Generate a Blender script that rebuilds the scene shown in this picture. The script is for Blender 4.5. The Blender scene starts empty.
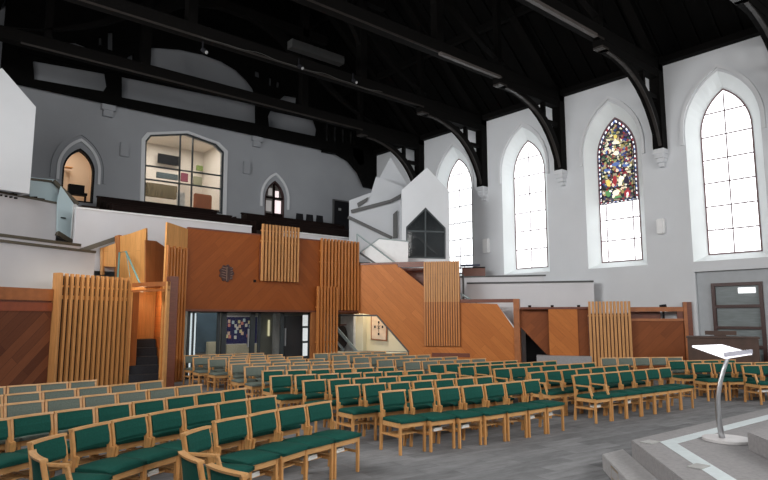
import bpy, bmesh, math, random
from mathutils import Vector, Matrix
from mathutils.geometry import tessellate_polygon
random.seed(7)
C = bpy.context.scene.collection

# ------------------------------------------------------------------ camera
F, HZ, H = 608.0, 318.0, 1.85
TH = math.atan((HZ-240)/F); PSI = math.radians(40.5)
SP, CP = math.sin(PSI), math.cos(PSI)
cam = bpy.data.objects.new('camera', bpy.data.cameras.new('camera')); C.objects.link(cam)
cam.data.sensor_width = 36; cam.data.lens = F*36/768; cam.data.clip_end = 200; cam.data.clip_start = .05
cam.location = (0, 0, H); cam.rotation_euler = (math.pi/2+TH, 0, -PSI)
bpy.context.scene.camera = cam

def ray(x, y):
    u = (x-384)/F; v = (240-y)/F
    f = math.cos(TH)-v*math.sin(TH); z = math.sin(TH)+v*math.cos(TH)
    return (f*SP+u*CP, f*CP-u*SP, z)
def at_z(x, y, z):
    r = ray(x, y); t = (z-H)/r[2]; return (r[0]*t, r[1]*t)
def at_d(x, d, y=318):
    r = ray(x, y); k = d/(r[0]*SP+r[1]*CP); return (r[0]*k, r[1]*k)

class Plane:
    """vertical plane: p0 on the floor, unit direction d; measured photo points land on it as (u, z)"""
    def __init__(s, p0, d):
        l = math.hypot(*d); s.p = p0; s.d = (d[0]/l, d[1]/l); s.n = (-s.d[1], s.d[0]); s.rot = math.atan2(s.d[1], s.d[0])
    def bp(s, x, y):
        r = ray(x, y); t = (s.p[0]*s.n[0]+s.p[1]*s.n[1])/(r[0]*s.n[0]+r[1]*s.n[1])
        return ((r[0]*t-s.p[0])*s.d[0]+(r[1]*t-s.p[1])*s.d[1], H+r[2]*t)
    def pts(s, l): return [s.bp(*q) for q in l]
    def off(s, k): return Plane((s.p[0]+s.n[0]*k, s.p[1]+s.n[1]*k), s.d)
    def w(s, u, k=0): return (s.p[0]+s.d[0]*u+s.n[0]*k, s.p[1]+s.d[1]*u+s.n[1]*k)

# --------------------------------------------------------------- materials
def nt(name):
    m = bpy.data.materials.new(name); m.use_nodes = True
    return m, m.node_tree.nodes, m.node_tree.links, m.node_tree.nodes['Principled BSDF']
def mat(name, col, rough=.6, var=.12, scale=6, metal=0, bump=0, stretch=(1,1,1), spec=.5):
    m, N, L, b = nt(name)
    b.inputs['Roughness'].default_value = rough; b.inputs['Metallic'].default_value = metal
    b.inputs['Specular IOR Level'].default_value = spec
    tc = N.new('ShaderNodeTexCoord'); mp = N.new('ShaderNodeMapping'); mp.inputs['Scale'].default_value = stretch
    no = N.new('ShaderNodeTexNoise'); no.inputs['Scale'].default_value = scale; no.inputs['Detail'].default_value = 5
    rp = N.new('ShaderNodeValToRGB')
    rp.color_ramp.elements[0].position = .3; rp.color_ramp.elements[1].position = .7
    rp.color_ramp.elements[0].color = tuple(c*(1-var) for c in col)+(1,)
    rp.color_ramp.elements[1].color = tuple(min(1, c*(1+var)) for c in col)+(1,)
    L.new(tc.outputs['Object'], mp.inputs['Vector']); L.new(mp.outputs[0], no.inputs['Vector'])
    L.new(no.outputs['Fac'], rp.inputs[0]); L.new(rp.outputs[0], b.inputs['Base Color'])
    if bump:
        bu = N.new('ShaderNodeBump'); bu.inputs['Strength'].default_value = bump; bu.inputs['Distance'].default_value = .01
        L.new(no.outputs['Fac'], bu.inputs['Height']); L.new(bu.outputs[0], b.inputs['Normal'])
    return m
def emis(name, col, s):
    m, N, L, b = nt(name)
    b.inputs['Base Color'].default_value = tuple(col)+(1,); b.inputs['Emission Color'].default_value = tuple(col)+(1,)
    b.inputs['Emission Strength'].default_value = s; b.inputs['Roughness'].default_value = .3
    return m
def glass(name, col=(.8, .9, .92), alpha=.25, rough=.05):
    m, N, L, b = nt(name)
    b.inputs['Base Color'].default_value = tuple(col)+(1,); b.inputs['Roughness'].default_value = rough
    b.inputs['Alpha'].default_value = alpha
    return m
def planks(name, c1, c2, ang=45, x0=None, w=.22, ln=2.6, rough=.5):
    m, N, L, b = nt(name); b.inputs['Roughness'].default_value = rough; b.inputs['Specular IOR Level'].default_value = .25
    tc = N.new('ShaderNodeTexCoord'); sp = N.new('ShaderNodeSeparateXYZ'); L.new(tc.outputs['Object'], sp.inputs[0])
    cb = N.new('ShaderNodeCombineXYZ')
    if x0 is not None:
        s_ = N.new('ShaderNodeMath'); s_.operation = 'SUBTRACT'; s_.inputs[1].default_value = x0
        a_ = N.new('ShaderNodeMath'); a_.operation = 'ABSOLUTE'
        L.new(sp.outputs[0], s_.inputs[0]); L.new(s_.outputs[0], a_.inputs[0]); L.new(a_.outputs[0], cb.inputs[0])
    else: L.new(sp.outputs[0], cb.inputs[0])
    L.new(sp.outputs[2], cb.inputs[1])
    mp = N.new('ShaderNodeMapping'); mp.inputs['Rotation'].default_value = (0, 0, math.radians(ang)); L.new(cb.outputs[0], mp.inputs[0])
    br = N.new('ShaderNodeTexBrick'); br.inputs['Scale'].default_value = 1; br.inputs['Brick Width'].default_value = ln
    br.inputs['Row Height'].default_value = w; br.inputs['Mortar Size'].default_value = .004
    br.inputs['Color1'].default_value = tuple(c1)+(1,); br.inputs['Color2'].default_value = tuple(c2)+(1,)
    br.inputs['Mortar'].default_value = tuple(c*.72 for c in c1)+(1,)
    L.new(mp.outputs[0], br.inputs['Vector'])
    m2 = N.new('ShaderNodeMapping'); m2.inputs['Scale'].default_value = (1.2, 22, 1); L.new(mp.outputs[0], m2.inputs[0])
    no = N.new('ShaderNodeTexNoise'); no.inputs['Scale'].default_value = 2; no.inputs['Detail'].default_value = 6
    L.new(m2.outputs[0], no.inputs['Vector'])
    rp = N.new('ShaderNodeValToRGB'); rp.color_ramp.elements[0].color = (.86, .85, .84, 1); rp.color_ramp.elements[1].color = (1.08, 1.08, 1.08, 1)
    rp.color_ramp.elements[0].position = .3; rp.color_ramp.elements[1].position = .7
    L.new(no.outputs['Fac'], rp.inputs[0])
    mx = N.new('ShaderNodeMixRGB'); mx.blend_type = 'MULTIPLY'; mx.inputs[0].default_value = 1
    L.new(br.outputs['Color'], mx.inputs[1]); L.new(rp.outputs[0], mx.inputs[2]); L.new(mx.outputs[0], b.inputs['Base Color'])
    return m

M = {}
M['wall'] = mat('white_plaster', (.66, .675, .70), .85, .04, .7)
M['wall_back'] = mat('shaded_white_plaster', (.325, .34, .365), .85, .05, .6)  # white paint like the other walls, darkened for the weaker light here
M['stair_white'] = mat('stair_plaster', (.46, .475, .50), .8, .04, 1)
M['hood'] = mat('hood_plaster', (.68, .69, .71), .8, .03, 1)
M['reveal'] = mat('window_reveal_plaster', (.88, .92, .93), .8, .03, 1)
M['parapet'] = mat('parapet_plaster', (.62, .61, .63), .8, .04, 1)
M['cap'] = mat('olive_brown_cap', (.10, .085, .06), .5, .1, 4)
M['greycap'] = mat('dark_grey_cap', (.07, .07, .07), .5, .1, 4)
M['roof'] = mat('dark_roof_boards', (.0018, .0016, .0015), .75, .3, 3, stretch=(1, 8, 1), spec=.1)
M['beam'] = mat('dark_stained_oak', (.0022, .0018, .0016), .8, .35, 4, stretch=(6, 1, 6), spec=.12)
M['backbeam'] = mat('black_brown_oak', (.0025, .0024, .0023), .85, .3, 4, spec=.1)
M['edge'] = mat('lit_beam_edge', (.016, .012, .010), .5, .3, 4)  # lighter tone puts the light on the lower beam edges into the colour
M['pew'] = mat('dark_pew_wood', (.010, .005, .004), .6, .3, 5, spec=.08)
M['redwood'] = mat('reddish_wood', (.16, .045, .022), .4, .2, 5, stretch=(1, 1, 6))
M['oak'] = mat('light_oak', (.63, .32, .115), .38, .16, 14, stretch=(3, 3, .5))
M['oak_rail'] = mat('light_oak_rail', (.67, .365, .145), .38, .15, 14, stretch=(.5, 3, 3))
M['slat'] = mat('pale_slat_wood', (.56, .265, .09), .45, .14, 7, stretch=(3, 3, .3))
M['slat_red'] = mat('warm_slat_wood', (.52, .19, .045), .45, .14, 7, stretch=(3, 3, .3))
M['trimwood'] = mat('timber_edging', (.36, .12, .035), .4, .15, 6)
M['green'] = mat('green_upholstery', (.007, .080, .061), .8, .14, 60, bump=.15, spec=.25)
M['grey'] = mat('grey_upholstery', (.15, .18, .155), .85, .12, 60, bump=.15, spec=.2)
M['black'] = mat('black_plastic', (.010, .010, .012), .6, .1, spec=.12)
M['dframe'] = mat('dark_metal_frame', (.035, .045, .05), .4, .1)
M['chrome'] = mat('brushed_steel', (.55, .56, .58), .28, .05, 20, metal=.9)
M['white'] = mat('white_paint', (.8, .8, .8), .5, .03)
M['paper'] = mat('white_paper', (.85, .84, .8), .7, .03)
M['cream'] = mat('cream_wall', (.82, .76, .55), .8, .04, 1)
M['beige'] = mat('beige_door', (.42, .42, .34), .5, .05)
M['lead'] = mat('lead_glazing_bar', (.20, .12, .13), .6, .1)
M['glass'] = glass('clear_glass', (.05, .06, .065), .22)
M['bluglass'] = glass('pale_blue_glass', (.72, .88, .93), .78, .12)
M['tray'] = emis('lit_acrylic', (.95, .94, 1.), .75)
M['tealrail'] = mat('teal_steel', (.12, .28, .26), .35, .1)
M['steelrail'] = mat('grey_steel', (.28, .33, .33), .35, .1)
M['brass'] = mat('brass', (.35, .26, .12), .4, .1, metal=.6)
M['organ'] = mat('organ_console_wood', (.075, .04, .028), .45, .2, 5)
M['stair'] = mat('dark_stair_carpet', (.022, .024, .03), .9, .2, 30)
M['stone'] = mat('gray_dais_carpet', (.32, .31, .315), .92, .1, 25, bump=.2)
M['stone2'] = mat('pale_riser_carpet', (.42, .41, .415), .92, .1, 25, bump=.2)
M['strip'] = mat('aluminium_strip', (.66, .74, .76), .35, .06, 8)
def carpet():
    m, N, L, b = nt('grey_carpet_tiles'); b.inputs['Roughness'].default_value = .95; b.inputs['Specular IOR Level'].default_value = .15
    tc = N.new('ShaderNodeTexCoord')
    br = N.new('ShaderNodeTexBrick'); br.inputs['Scale'].default_value = 1; br.inputs['Brick Width'].default_value = 1.0; br.inputs['Row Height'].default_value = .25
    br.inputs['Mortar Size'].default_value = .003; br.offset = .37
    br.inputs['Color1'].default_value = (.21, .212, .22, 1); br.inputs['Color2'].default_value = (.29, .292, .302, 1); br.inputs['Mortar'].default_value = (.19, .19, .2, 1)
    mp = N.new('ShaderNodeMapping'); mp.inputs['Rotation'].default_value = (0, 0, .12); L.new(tc.outputs['Object'], mp.inputs[0]); L.new(mp.outputs[0], br.inputs['Vector'])
    m2 = N.new('ShaderNodeMapping'); m2.inputs['Scale'].default_value = (1.3, 5, 1); L.new(mp.outputs[0], m2.inputs[0])
    no = N.new('ShaderNodeTexNoise'); no.inputs['Scale'].default_value = 1.6; no.inputs['Detail'].default_value = 8; no.inputs['Roughness'].default_value = .7
    L.new(m2.outputs[0], no.inputs['Vector'])
    rp = N.new('ShaderNodeValToRGB'); rp.color_ramp.elements[0].position = .32; rp.color_ramp.elements[1].position = .7
    rp.color_ramp.elements[0].color = (.72, .72, .72, 1); rp.color_ramp.elements[1].color = (1.18, 1.18, 1.18, 1)
    L.new(no.outputs['Fac'], rp.inputs[0])
    mx = N.new('ShaderNodeMixRGB'); mx.blend_type = 'MULTIPLY'; mx.inputs[0].default_value = 1
    L.new(br.outputs['Color'], mx.inputs[1]); L.new(rp.outputs[0], mx.inputs[2]); L.new(mx.outputs[0], b.inputs['Base Color'])
    return m
M['floor'] = carpet()

# ------------------------------------------------------------ mesh helpers
class MB:
    def __init__(s): s.bm = bmesh.new()
    def box(s, x0, x1, y0, y1, z0, z1, m=None):
        vs = [s.bm.verts.new(m @ Vector(p) if m else p) for p in [(x0,y0,z0),(x1,y0,z0),(x1,y1,z0),(x0,y1,z0),(x0,y0,z1),(x1,y0,z1),(x1,y1,z1),(x0,y1,z1)]]
        for f in [(3,2,1,0),(4,5,6,7),(0,1,5,4),(1,2,6,5),(2,3,7,6),(3,0,4,7)]: s.bm.faces.new([vs[i] for i in f])
        return s
    def bar(s, a, b, w, h=None, up=(0,0,1)):
        """square bar from a to b, w across, h along 'up'"""
        h = h or w; a = Vector(a); b = Vector(b); d = (b-a).normalized(); up = Vector(up)
        if abs(d.dot(up)) > .99: up = Vector((0,1,0))
        x = d.cross(up).normalized(); u = x.cross(d).normalized()
        vs = []
        for p in (a, b):
            for i, j in ((-1,-1),(1,-1),(1,1),(-1,1)): vs.append(s.bm.verts.new(p+x*(i*w/2)+u*(j*h/2)))
        for f in [(3,2,1,0),(4,5,6,7),(0,1,5,4),(1,2,6,5),(2,3,7,6),(3,0,4,7)]: s.bm.faces.new([vs[i] for i in f])
        return s
    def tube(s, pts, r, seg=8, r2=None):
        pts = [Vector(p) for p in pts]; rings = []
        for i, p in enumerate(pts):
            d = (pts[min(i+1, len(pts)-1)]-pts[max(i-1, 0)]).normalized()
            up = Vector((0,0,1)) if abs(d.z) < .9 else Vector((1,0,0))
            x = d.cross(up).normalized(); y = x.cross(d)
            rr = r if r2 is None else r+(r2-r)*i/(len(pts)-1)
            rings.append([s.bm.verts.new(p+x*math.cos(2*math.pi*k/seg)*rr+y*math.sin(2*math.pi*k/seg)*rr) for k in range(seg)])
        for a, b in zip(rings, rings[1:]):
            for k in range(seg): s.bm.faces.new([a[k], a[(k+1)%seg], b[(k+1)%seg], b[k]])
        s.bm.faces.new(rings[0][::-1]); s.bm.faces.new(rings[-1]); return s
    def plate(s, outer, holes=(), y0=0, y1=.05, f=lambda u, y, z: (u, y, z)):
        """plate in the (u,z) plane with holes, from y0 to y1"""
        loops = [list(outer)]+[list(h) for h in holes]
        flat = [p for l in loops for p in l]
        tri = tessellate_polygon([[Vector((p[0], p[1], 0)) for p in l] for l in loops])
        A = [s.bm.verts.new(f(p[0], y0, p[1])) for p in flat]; B = [s.bm.verts.new(f(p[0], y1, p[1])) for p in flat]
        for t in tri:
            try: s.bm.faces.new([A[i] for i in t]); s.bm.faces.new([B[i] for i in t][::-1])
            except ValueError: pass
        k = 0
        for l in loops:
            n = len(l)
            for i in range(n):
                a, b = k+i, k+(i+1)%n
                try: s.bm.faces.new([A[a], A[b], B[b], B[a]])
                except ValueError: pass
            k += n
        return s
    def prism(s, poly, z0, z1):
        """horizontal polygon extruded upward"""
        return s.plate(poly, (), z0, z1, f=lambda u, y, z: (u, z, y))
    def sweep(s, prof, y0, y1):
        return s.plate(prof, (), y0, y1)
    def build(s, bevel=0, smooth=False):
        bmesh.ops.recalc_face_normals(s.bm, faces=s.bm.faces[:])
        if bevel: bmesh.ops.bevel(s.bm, geom=s.bm.edges[:], offset=bevel, segments=2, affect='EDGES', clamp_overlap=True)
        me = bpy.data.meshes.new('m'); s.bm.to_mesh(me); s.bm.free()
        if smooth:
            for p in me.polygons: p.use_smooth = True
        return me
def link(name, me, m, parent=None, loc=(0,0,0), rot=0):
    if isinstance(me, MB): me = me.build()
    if m is not None and not me.materials: me.materials.append(M[m] if isinstance(m, str) else m)
    me.name = name
    o = bpy.data.objects.new(name, me); C.objects.link(o); o.parent = parent; o.location = loc; o.rotation_euler = (0, 0, rot)
    return o
def tag(o, label, cat, group=None):
    o['label'] = label; o['category'] = cat
    if group: o['group'] = group
    return o
def thing(name, label, cat, loc=(0,0,0), rot=0, group=None):
    o = bpy.data.objects.new(name, None); C.objects.link(o); o.empty_display_size = .2
    o.location = loc; o.rotation_euler = (0, 0, rot); return tag(o, label, cat, group)
def struct(name, me, m, loc=(0,0,0), rot=0, parent=None):
    o = link(name, me, m, parent, loc, rot)
    if parent is None: o['kind'] = 'structure'
    return o
def sroot(name, loc=(0,0,0), rot=0):
    o = bpy.data.objects.new(name, None); C.objects.link(o); o.location = loc; o.rotation_euler = (0,0,rot); o['kind'] = 'structure'; return o
def P3(pl, k=0): return pl.w(0, k)+(0,)
def arch(c, hw, z0, zs, za, n=10):
    """pointed arch outline, anticlockwise from lower left: centre c, half width, sill, springing, apex"""
    pts = [(c-hw, z0), (c+hw, z0)]
    h = za-zs; R = (hw*hw+h*h)/(2*hw)          # equilateral-type arcs centred on the springing line
    a0 = math.asin(min(1, h/R)) if h < R or True else 0
    cx = c+hw-R
    aa = math.atan2(h, c-cx)
    for i in range(n+1): a = aa*i/n; pts.append((cx+R*math.cos(a), zs+R*math.sin(a)))
    cx = c-hw+R
    for i in range(1, n+1): a = aa*(1-i/n); pts.append((cx-R*math.cos(a), zs+R*math.sin(a)))
    return pts

# --------------------------------------------------------------- room shell
XR, YB, XL, YF, XC = 20.0, 24.4, -1.2, -7.0, 9.97
EZ, RZ = 10.55, 19.3
SL = (RZ-EZ)/(XR-XC)
struct('floor', MB().box(XL, XR+.6, YF, YB+4, -.12, 0), 'floor')

# right wall with four tall pointed windows; local u = -Y
RW = Plane((XR, 0), (0, -1)); BW = Plane((0, YB), (1, 0))
wc = [7.16, 10.86, 14.70, 18.55]
outs = [arch(-c, 1.10, 3.62, 7.85, 9.62) for c in wc]
lowu = -8.25; DZ = 3.3                                     # shallow recess with the door under the nearest window
doorrec = [(lowu, 0.0), (-YF-.5, 0.0), (-YF-.5, DZ), (lowu, DZ)]
outer = [(-YB-.2, 0), (lowu, 0), (lowu, DZ), (-YF, DZ), (-YF, EZ+.1), (-YB-.2, EZ+.1)]
struct('wall_right', MB().plate(outer, outs, 0, .06), 'wall', P3(RW), RW.rot)
d0 = RW.pts([(713, 284), (764, 283)])
du0, du1, dz = d0[0][0]*1.012, d0[1][0]*1.012, 2.92
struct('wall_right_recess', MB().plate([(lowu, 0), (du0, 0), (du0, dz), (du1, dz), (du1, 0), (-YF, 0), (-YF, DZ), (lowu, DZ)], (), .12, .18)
       .box(lowu-.06, lowu, .062, .3, 0, DZ+.04).box(lowu, -YF, .062, .3, DZ, DZ+.04), mat('shaded_recess_plaster', (.42, .44, .46), .85, .04), P3(RW), RW.rot)  # wall plaster with the shade of the recess put into its colour
def reveal(o, i):
    mb = MB(); n = len(o); A = [mb.bm.verts.new((p[0], 0, p[1])) for p in o]; B = [mb.bm.verts.new((p[0], .42, p[1])) for p in i]
    for k in range(n): mb.bm.faces.new([A[k], A[(k+1)%n], B[(k+1)%n], B[k]])
    return mb
M['pane'] = emis('bright_window_glass', (.95, .98, 1.0), 2.4)
def hood(c, hw, zs, za, z0):
    ring = arch(c, hw, z0, zs, za, 14)[1:]; ring2 = arch(c, hw+.1, z0, zs, za+.12, 14)[1:]
    return MB().plate(ring+[(c-hw, z0)]+[(c-hw-.1, z0)]+ring2[::-1], (), -.07, 0)
for k, c in enumerate(wc):
    w = sroot('window_%d' % (k+1), P3(RW), RW.rot)
    gl = arch(-c-.02, .77, 3.84, 7.75, 9.15)
    link('reveal', reveal(outs[k], gl), 'reveal', w)
    link('hood_mould', hood(-c, 1.14, 7.85, 9.72, 7.45), 'hood', w)
    st = (k == 1)
    g = -c-.02
    if st:
        zb = RW.bp(618, 202)[1]*1.01
        lo = [(g-.76, 3.84), (g+.76, 3.84), (g+.76, zb), (g-.76, zb)]
        link('pane', MB().plate(lo, (), .42, .44), 'pane', w)
    else: link('pane', MB().plate(gl, (), .42, .44), 'pane', w)
    b = MB()
    rim = arch(g, .77, 3.84, 7.75, 9.15); rin = arch(g, .73, 3.88, 7.75, 9.09)
    b.plate(rim, [rin], .40, .425)
    zz = 4.62
    while zz < 9.0:
        hw_ = .75 if zz < 7.75 else .75*math.sqrt(max(0, 1-((zz-7.75)/1.4)**1.5))
        b.box(g-hw_, g+hw_, .405, .42, zz-.02, zz+.02); zz += .76
    for s_ in ((-.5, .5) if st else (0,)):
        b.box(g+s_-.018, g+s_+.018,   .405, .42, 3.84, zb if st else 9.05)
    if not st:
        for s_ in (-.37, .37):                       # faint diamond leading in the lower lights
            for q in range(9):
                z0 = 4.1+q*.27; b.bar((g+s_-.15, .412, z0), (g+s_+.15, .412, z0+.3), .022, .01)
    link('glazing_bar', b, 'lead', w)
    if st:
        bd = arch(g, .75, zb, 7.75, 9.13, 16); inn = arch(g, .62, zb+.09, 7.75, 8.88, 16)
        m, N, L, bs = nt('stained_field')
        tc = N.new('ShaderNodeTexCoord'); vo = N.new('ShaderNodeTexVoronoi'); vo.inputs['Scale'].default_value = 13
        rp = N.new('ShaderNodeValToRGB'); rp.color_ramp.interpolation = 'CONSTANT'
        cols = [(.85,.8,.6), (.03,.05,.2), (.4,.36,.25), (.25,.03,.04), (.4,.33,.12), (.04,.10,.06), (.02,.02,.03), (.015,.015,.02)]
        e = rp.color_ramp.elements
        while len(e) < len(cols): e.new(.5)
        for i_, cc in enumerate(cols): e[i_].position = i_/len(cols); e[i_].color = cc+(1,)
        sx = N.new('ShaderNodeSeparateXYZ'); L.new(tc.outputs['Object'], vo.inputs['Vector']); L.new(vo.outputs['Color'], sx.inputs[0]); L.new(sx.outputs[0], rp.inputs[0])
        L.new(rp.outputs[0], bs.inputs['Base Color']); L.new(rp.outputs[0], bs.inputs['Emission Color']); bs.inputs['Emission Strength'].default_value = .55
        link('stained_panel', MB().plate(bd, (), .42, .44), m, w)
        for nm, col in (('white_glass', (.9, .9, .95)), ('dark_glass', (.03, .02, .05)), ('red_glass', (.36, .03, .04)), ('blue_glass', (.10, .17, .42)),
                        ('flesh_glass', (.95, .72, .55)), ('gold_glass', (.8, .6, .15)), ('green_glass', (.1, .28, .1)), ('cream_glass', (.95, .93, .75))):
            M[nm] = emis(nm, col, (1.0 if nm == 'white_glass' else .6) if nm != 'dark_glass' else .2)
        # border of alternate pieces
        bw, bk = MB(), MB(); n = len(bd)
        path_o, path_i = [], []
        for i_ in range(n):
            a, a2, p, p2 = bd[i_], bd[(i_+1) % n], inn[i_], inn[(i_+1) % n]
            L_ = math.dist(a, a2); q = max(1, round(L_/.085))
            for j in range(q):
                f0, f1 = j/q, (j+1)/q
                lerp = lambda A_, B_, t: (A_[0]+(B_[0]-A_[0])*t, A_[1]+(B_[1]-A_[1])*t)
                o1, o2, i1, i2 = lerp(a, a2, f0), lerp(a, a2, f1), lerp(p, p2, f0), lerp(p, p2, f1)
                path_o.append((o1, o2, i1, i2))
        br_ = MB(); bb_ = MB()
        for j, (o1, o2, i1, i2) in enumerate(path_o):
            mo = lambda A_, B_: ((A_[0]*.66+B_[0]*.34), (A_[1]*.66+B_[1]*.34))
            t = (bw, bk, bw, br_, bw, bk, bw, bb_)[j % 8]
            bk.plate([o1, o2, i2, i1], (), .412, .419)
            if t is not bk: t.plate([mo(o1, i1), mo(o2, i2), mo(i2, o2), mo(i1, o1)], (), .405, .411)
        link('stained_border', bk, 'dark_glass', w); link('stained_border', bw, 'white_glass', w); link('stained_border', br_, 'red_glass', w); link('stained_border', bb_, 'blue_glass', w)
        # robed figures: heads, robes, cloaks, ground
        def blob(cx, cz, rx, rz, n_=12, jit=0): return [(cx+rx*math.cos(2*math.pi*i/n_)*(1+jit*random.uniform(-1, 1)), cz+rz*math.sin(2*math.pi*i/n_)*(1+jit*random.uniform(-1, 1))) for i in range(n_)]
        S = [('blue_glass', [(-.45, 1.15, .2, .1), (-.05, 1.3, .26, .1), (.35, 1.2, .2, .1), (.12,1.05,.1,.1)]), ('flesh_glass', [(-.36, .98, .085, .11), (.0, 1.05, .09, .12), (.4, 1.02, .085, .11), (-.2, .55, .08, .1), (.2, .42, .08, .1)]),
             ('red_glass', [(-.12, .72, .13, .26), (.38, .16, .2, .22), (.45, 1.78, .06, .12), (-.4, 1.8, .06, .12)]), ('cream_glass', [(.12, .68, .12, .3), (-.1, .25, .2, .16), (0, 1.7, .2, .12), (0, 2.1, .25, .1)]),
             ('dark_glass', [(.38, .62, .17, .26)]), ('gold_glass', [(-.4, .66, .13, .2), (0, 2.32, .12, .12)]), ('green_glass', [(-.42, .3, .16, .24), (-.05, .08, .3, .06)])]
        kk = 0
        for nm, L_ in S:
            for (cx, cz, rx, rz) in L_:
                kk += 1
                link('stained_figure', MB().plate(blob(g+cx*.9, zb+.12+cz, rx*.6, rz*.66, 11, .14), (), .396-.001*kk, .410-.001*kk), nm, w)
        for q_ in range(46):
            nm = random.choice(['dark_glass', 'cream_glass', 'dark_glass', 'blue_glass', 'red_glass', 'gold_glass', 'white_glass', 'green_glass'])
            cx, cz = random.uniform(-.5, .5), random.uniform(.02, 2.0)
            kk += 1
            link('stained_fragment', MB().plate(blob(g+cx*.9, zb+.12+cz, random.uniform(.03, .055), random.uniform(.03, .09), 5, .3), (), .396-.001*(kk % 40), .410-.001*(kk % 40)), nm, w)
        lb = MB()
        for zz in (zb, zb+.55, zb+1.1, zb+1.62, zb+2.12): 
            hw_ = .74 if zz < 7.75 else .74*math.sqrt(max(0, 1-((zz-7.75)/1.4)**1.5)); lb.box(g-hw_, g+hw_, .35, .36, zz-.014, zz+.014)
        for s_ in (-.6, .6): lb.box(g+s_-.012, g+s_+.012, .35, .36, zb, 8.1)
        link('lead_bar', lb, 'black', w)
# door in the recess
d = sroot('door_1', P3(RW), RW.rot)
fr = MB().plate([(du0, 0), (du1, 0), (du1, dz), (du0, dz)], [[(du0+.1, .1), (du1-.1, .1), (du1-.1, .95), (du0+.1, .95)], [(du0+.1, 1.05), (du1-.1, 1.05), (du1-.1, 1.52), (du0+.1, 1.52)], [(du0+.1, 1.6), (du1-.1, 1.6), (du1-.1, 2.16), (du0+.1, 2.16)], [(du0+.1, 2.25), (du1-.1, 2.25), (du1-.1, dz-.1), (du0+.1, dz-.1)]], .06, .19)
link('door_frame', fr, mat('maroon_frame', (.055, .022, .018), .4), d)
M['doorpane'] = mat('grey_blind_pane', (.22, .25, .255), .18, .12, 3, stretch=(1, 1, 9))
link('pane', MB().box(du0+.05, du1-.05, .13, .15, .05, dz-.05), 'doorpane', d)
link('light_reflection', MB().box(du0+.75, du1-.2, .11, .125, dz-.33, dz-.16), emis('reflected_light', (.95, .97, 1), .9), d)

# back wall
bw_win = BW.pts([(143.5, 203), (145, 141), (150, 135), (187, 133.5), (216, 144), (224, 152), (222.5, 214.5)])
bw_l = arch(5.78, .56, 6.15, 7.3, 8.2); bw_r = arch(14.17, .52, 6.1, 7.3, 8.2)
gab = [(XL, 0), (XR+.1, 0), (XR+.1, EZ), (XC, RZ), (XL, RZ-(XC-XL)*SL)]
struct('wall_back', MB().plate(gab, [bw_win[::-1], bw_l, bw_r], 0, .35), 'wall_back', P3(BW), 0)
struct('wall_left', MB().box(XL-.2, XL, YF, YB+.3, 0, 10), 'wall')
struct('wall_front', MB().box(XL, XR+.3, YF-.2, YF, 0, RZ), 'wall')
# roof: two boarded slopes with rafters and purlins
nx, nz = SL/math.hypot(1, SL), 1/math.hypot(1, SL)
def slope(x): return RZ-abs(x-XC)*SL
rf = MB()
for x0, x1 in ((XL-.3, XC), (XC, XR+.3)):
    a, b_ = slope(x0), slope(x1)
    v = [rf.bm.verts.new(p) for p in [(x0, YF-.3, a), (x1, YF-.3, b_), (x1, YB+.5, b_), (x0, YB+.5, a), (x0, YF-.3, a+.15), (x1, YF-.3, b_+.15), (x1, YB+.5, b_+.15), (x0, YB+.5, a+.15)]]
    for f in [(3,2,1,0),(4,5,6,7),(0,1,5,4),(1,2,6,5),(2,3,7,6),(3,0,4,7)]: rf.bm.faces.new([v[i] for i in f])
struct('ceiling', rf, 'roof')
tr = MB()
y = YF+.3
while y < YB:
    for s_ in (1, -1): tr.bar((XC+s_*9.9, y, slope(XC+9.9)-.05), (XC, y, RZ-.08), .07, .1, (0, 0, 1))
    y += .62
struct('trim_1', tr, 'roof')
pu = MB()
for q in (2.1, 4.6, 7.2):
    for s_ in (1, -1):
        x = XC+s_*q; pu.bar((x, YF, slope(x)-.2), (x, YB, slope(x)-.2), .2, .26)
pu.bar((XC, YF, RZ-.25), (XC, YB, RZ-.25), .2, .4)
pu.box(19.72, 20, YF, YB, EZ-.22, EZ)
struct('trim_2', pu, 'beam')

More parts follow.
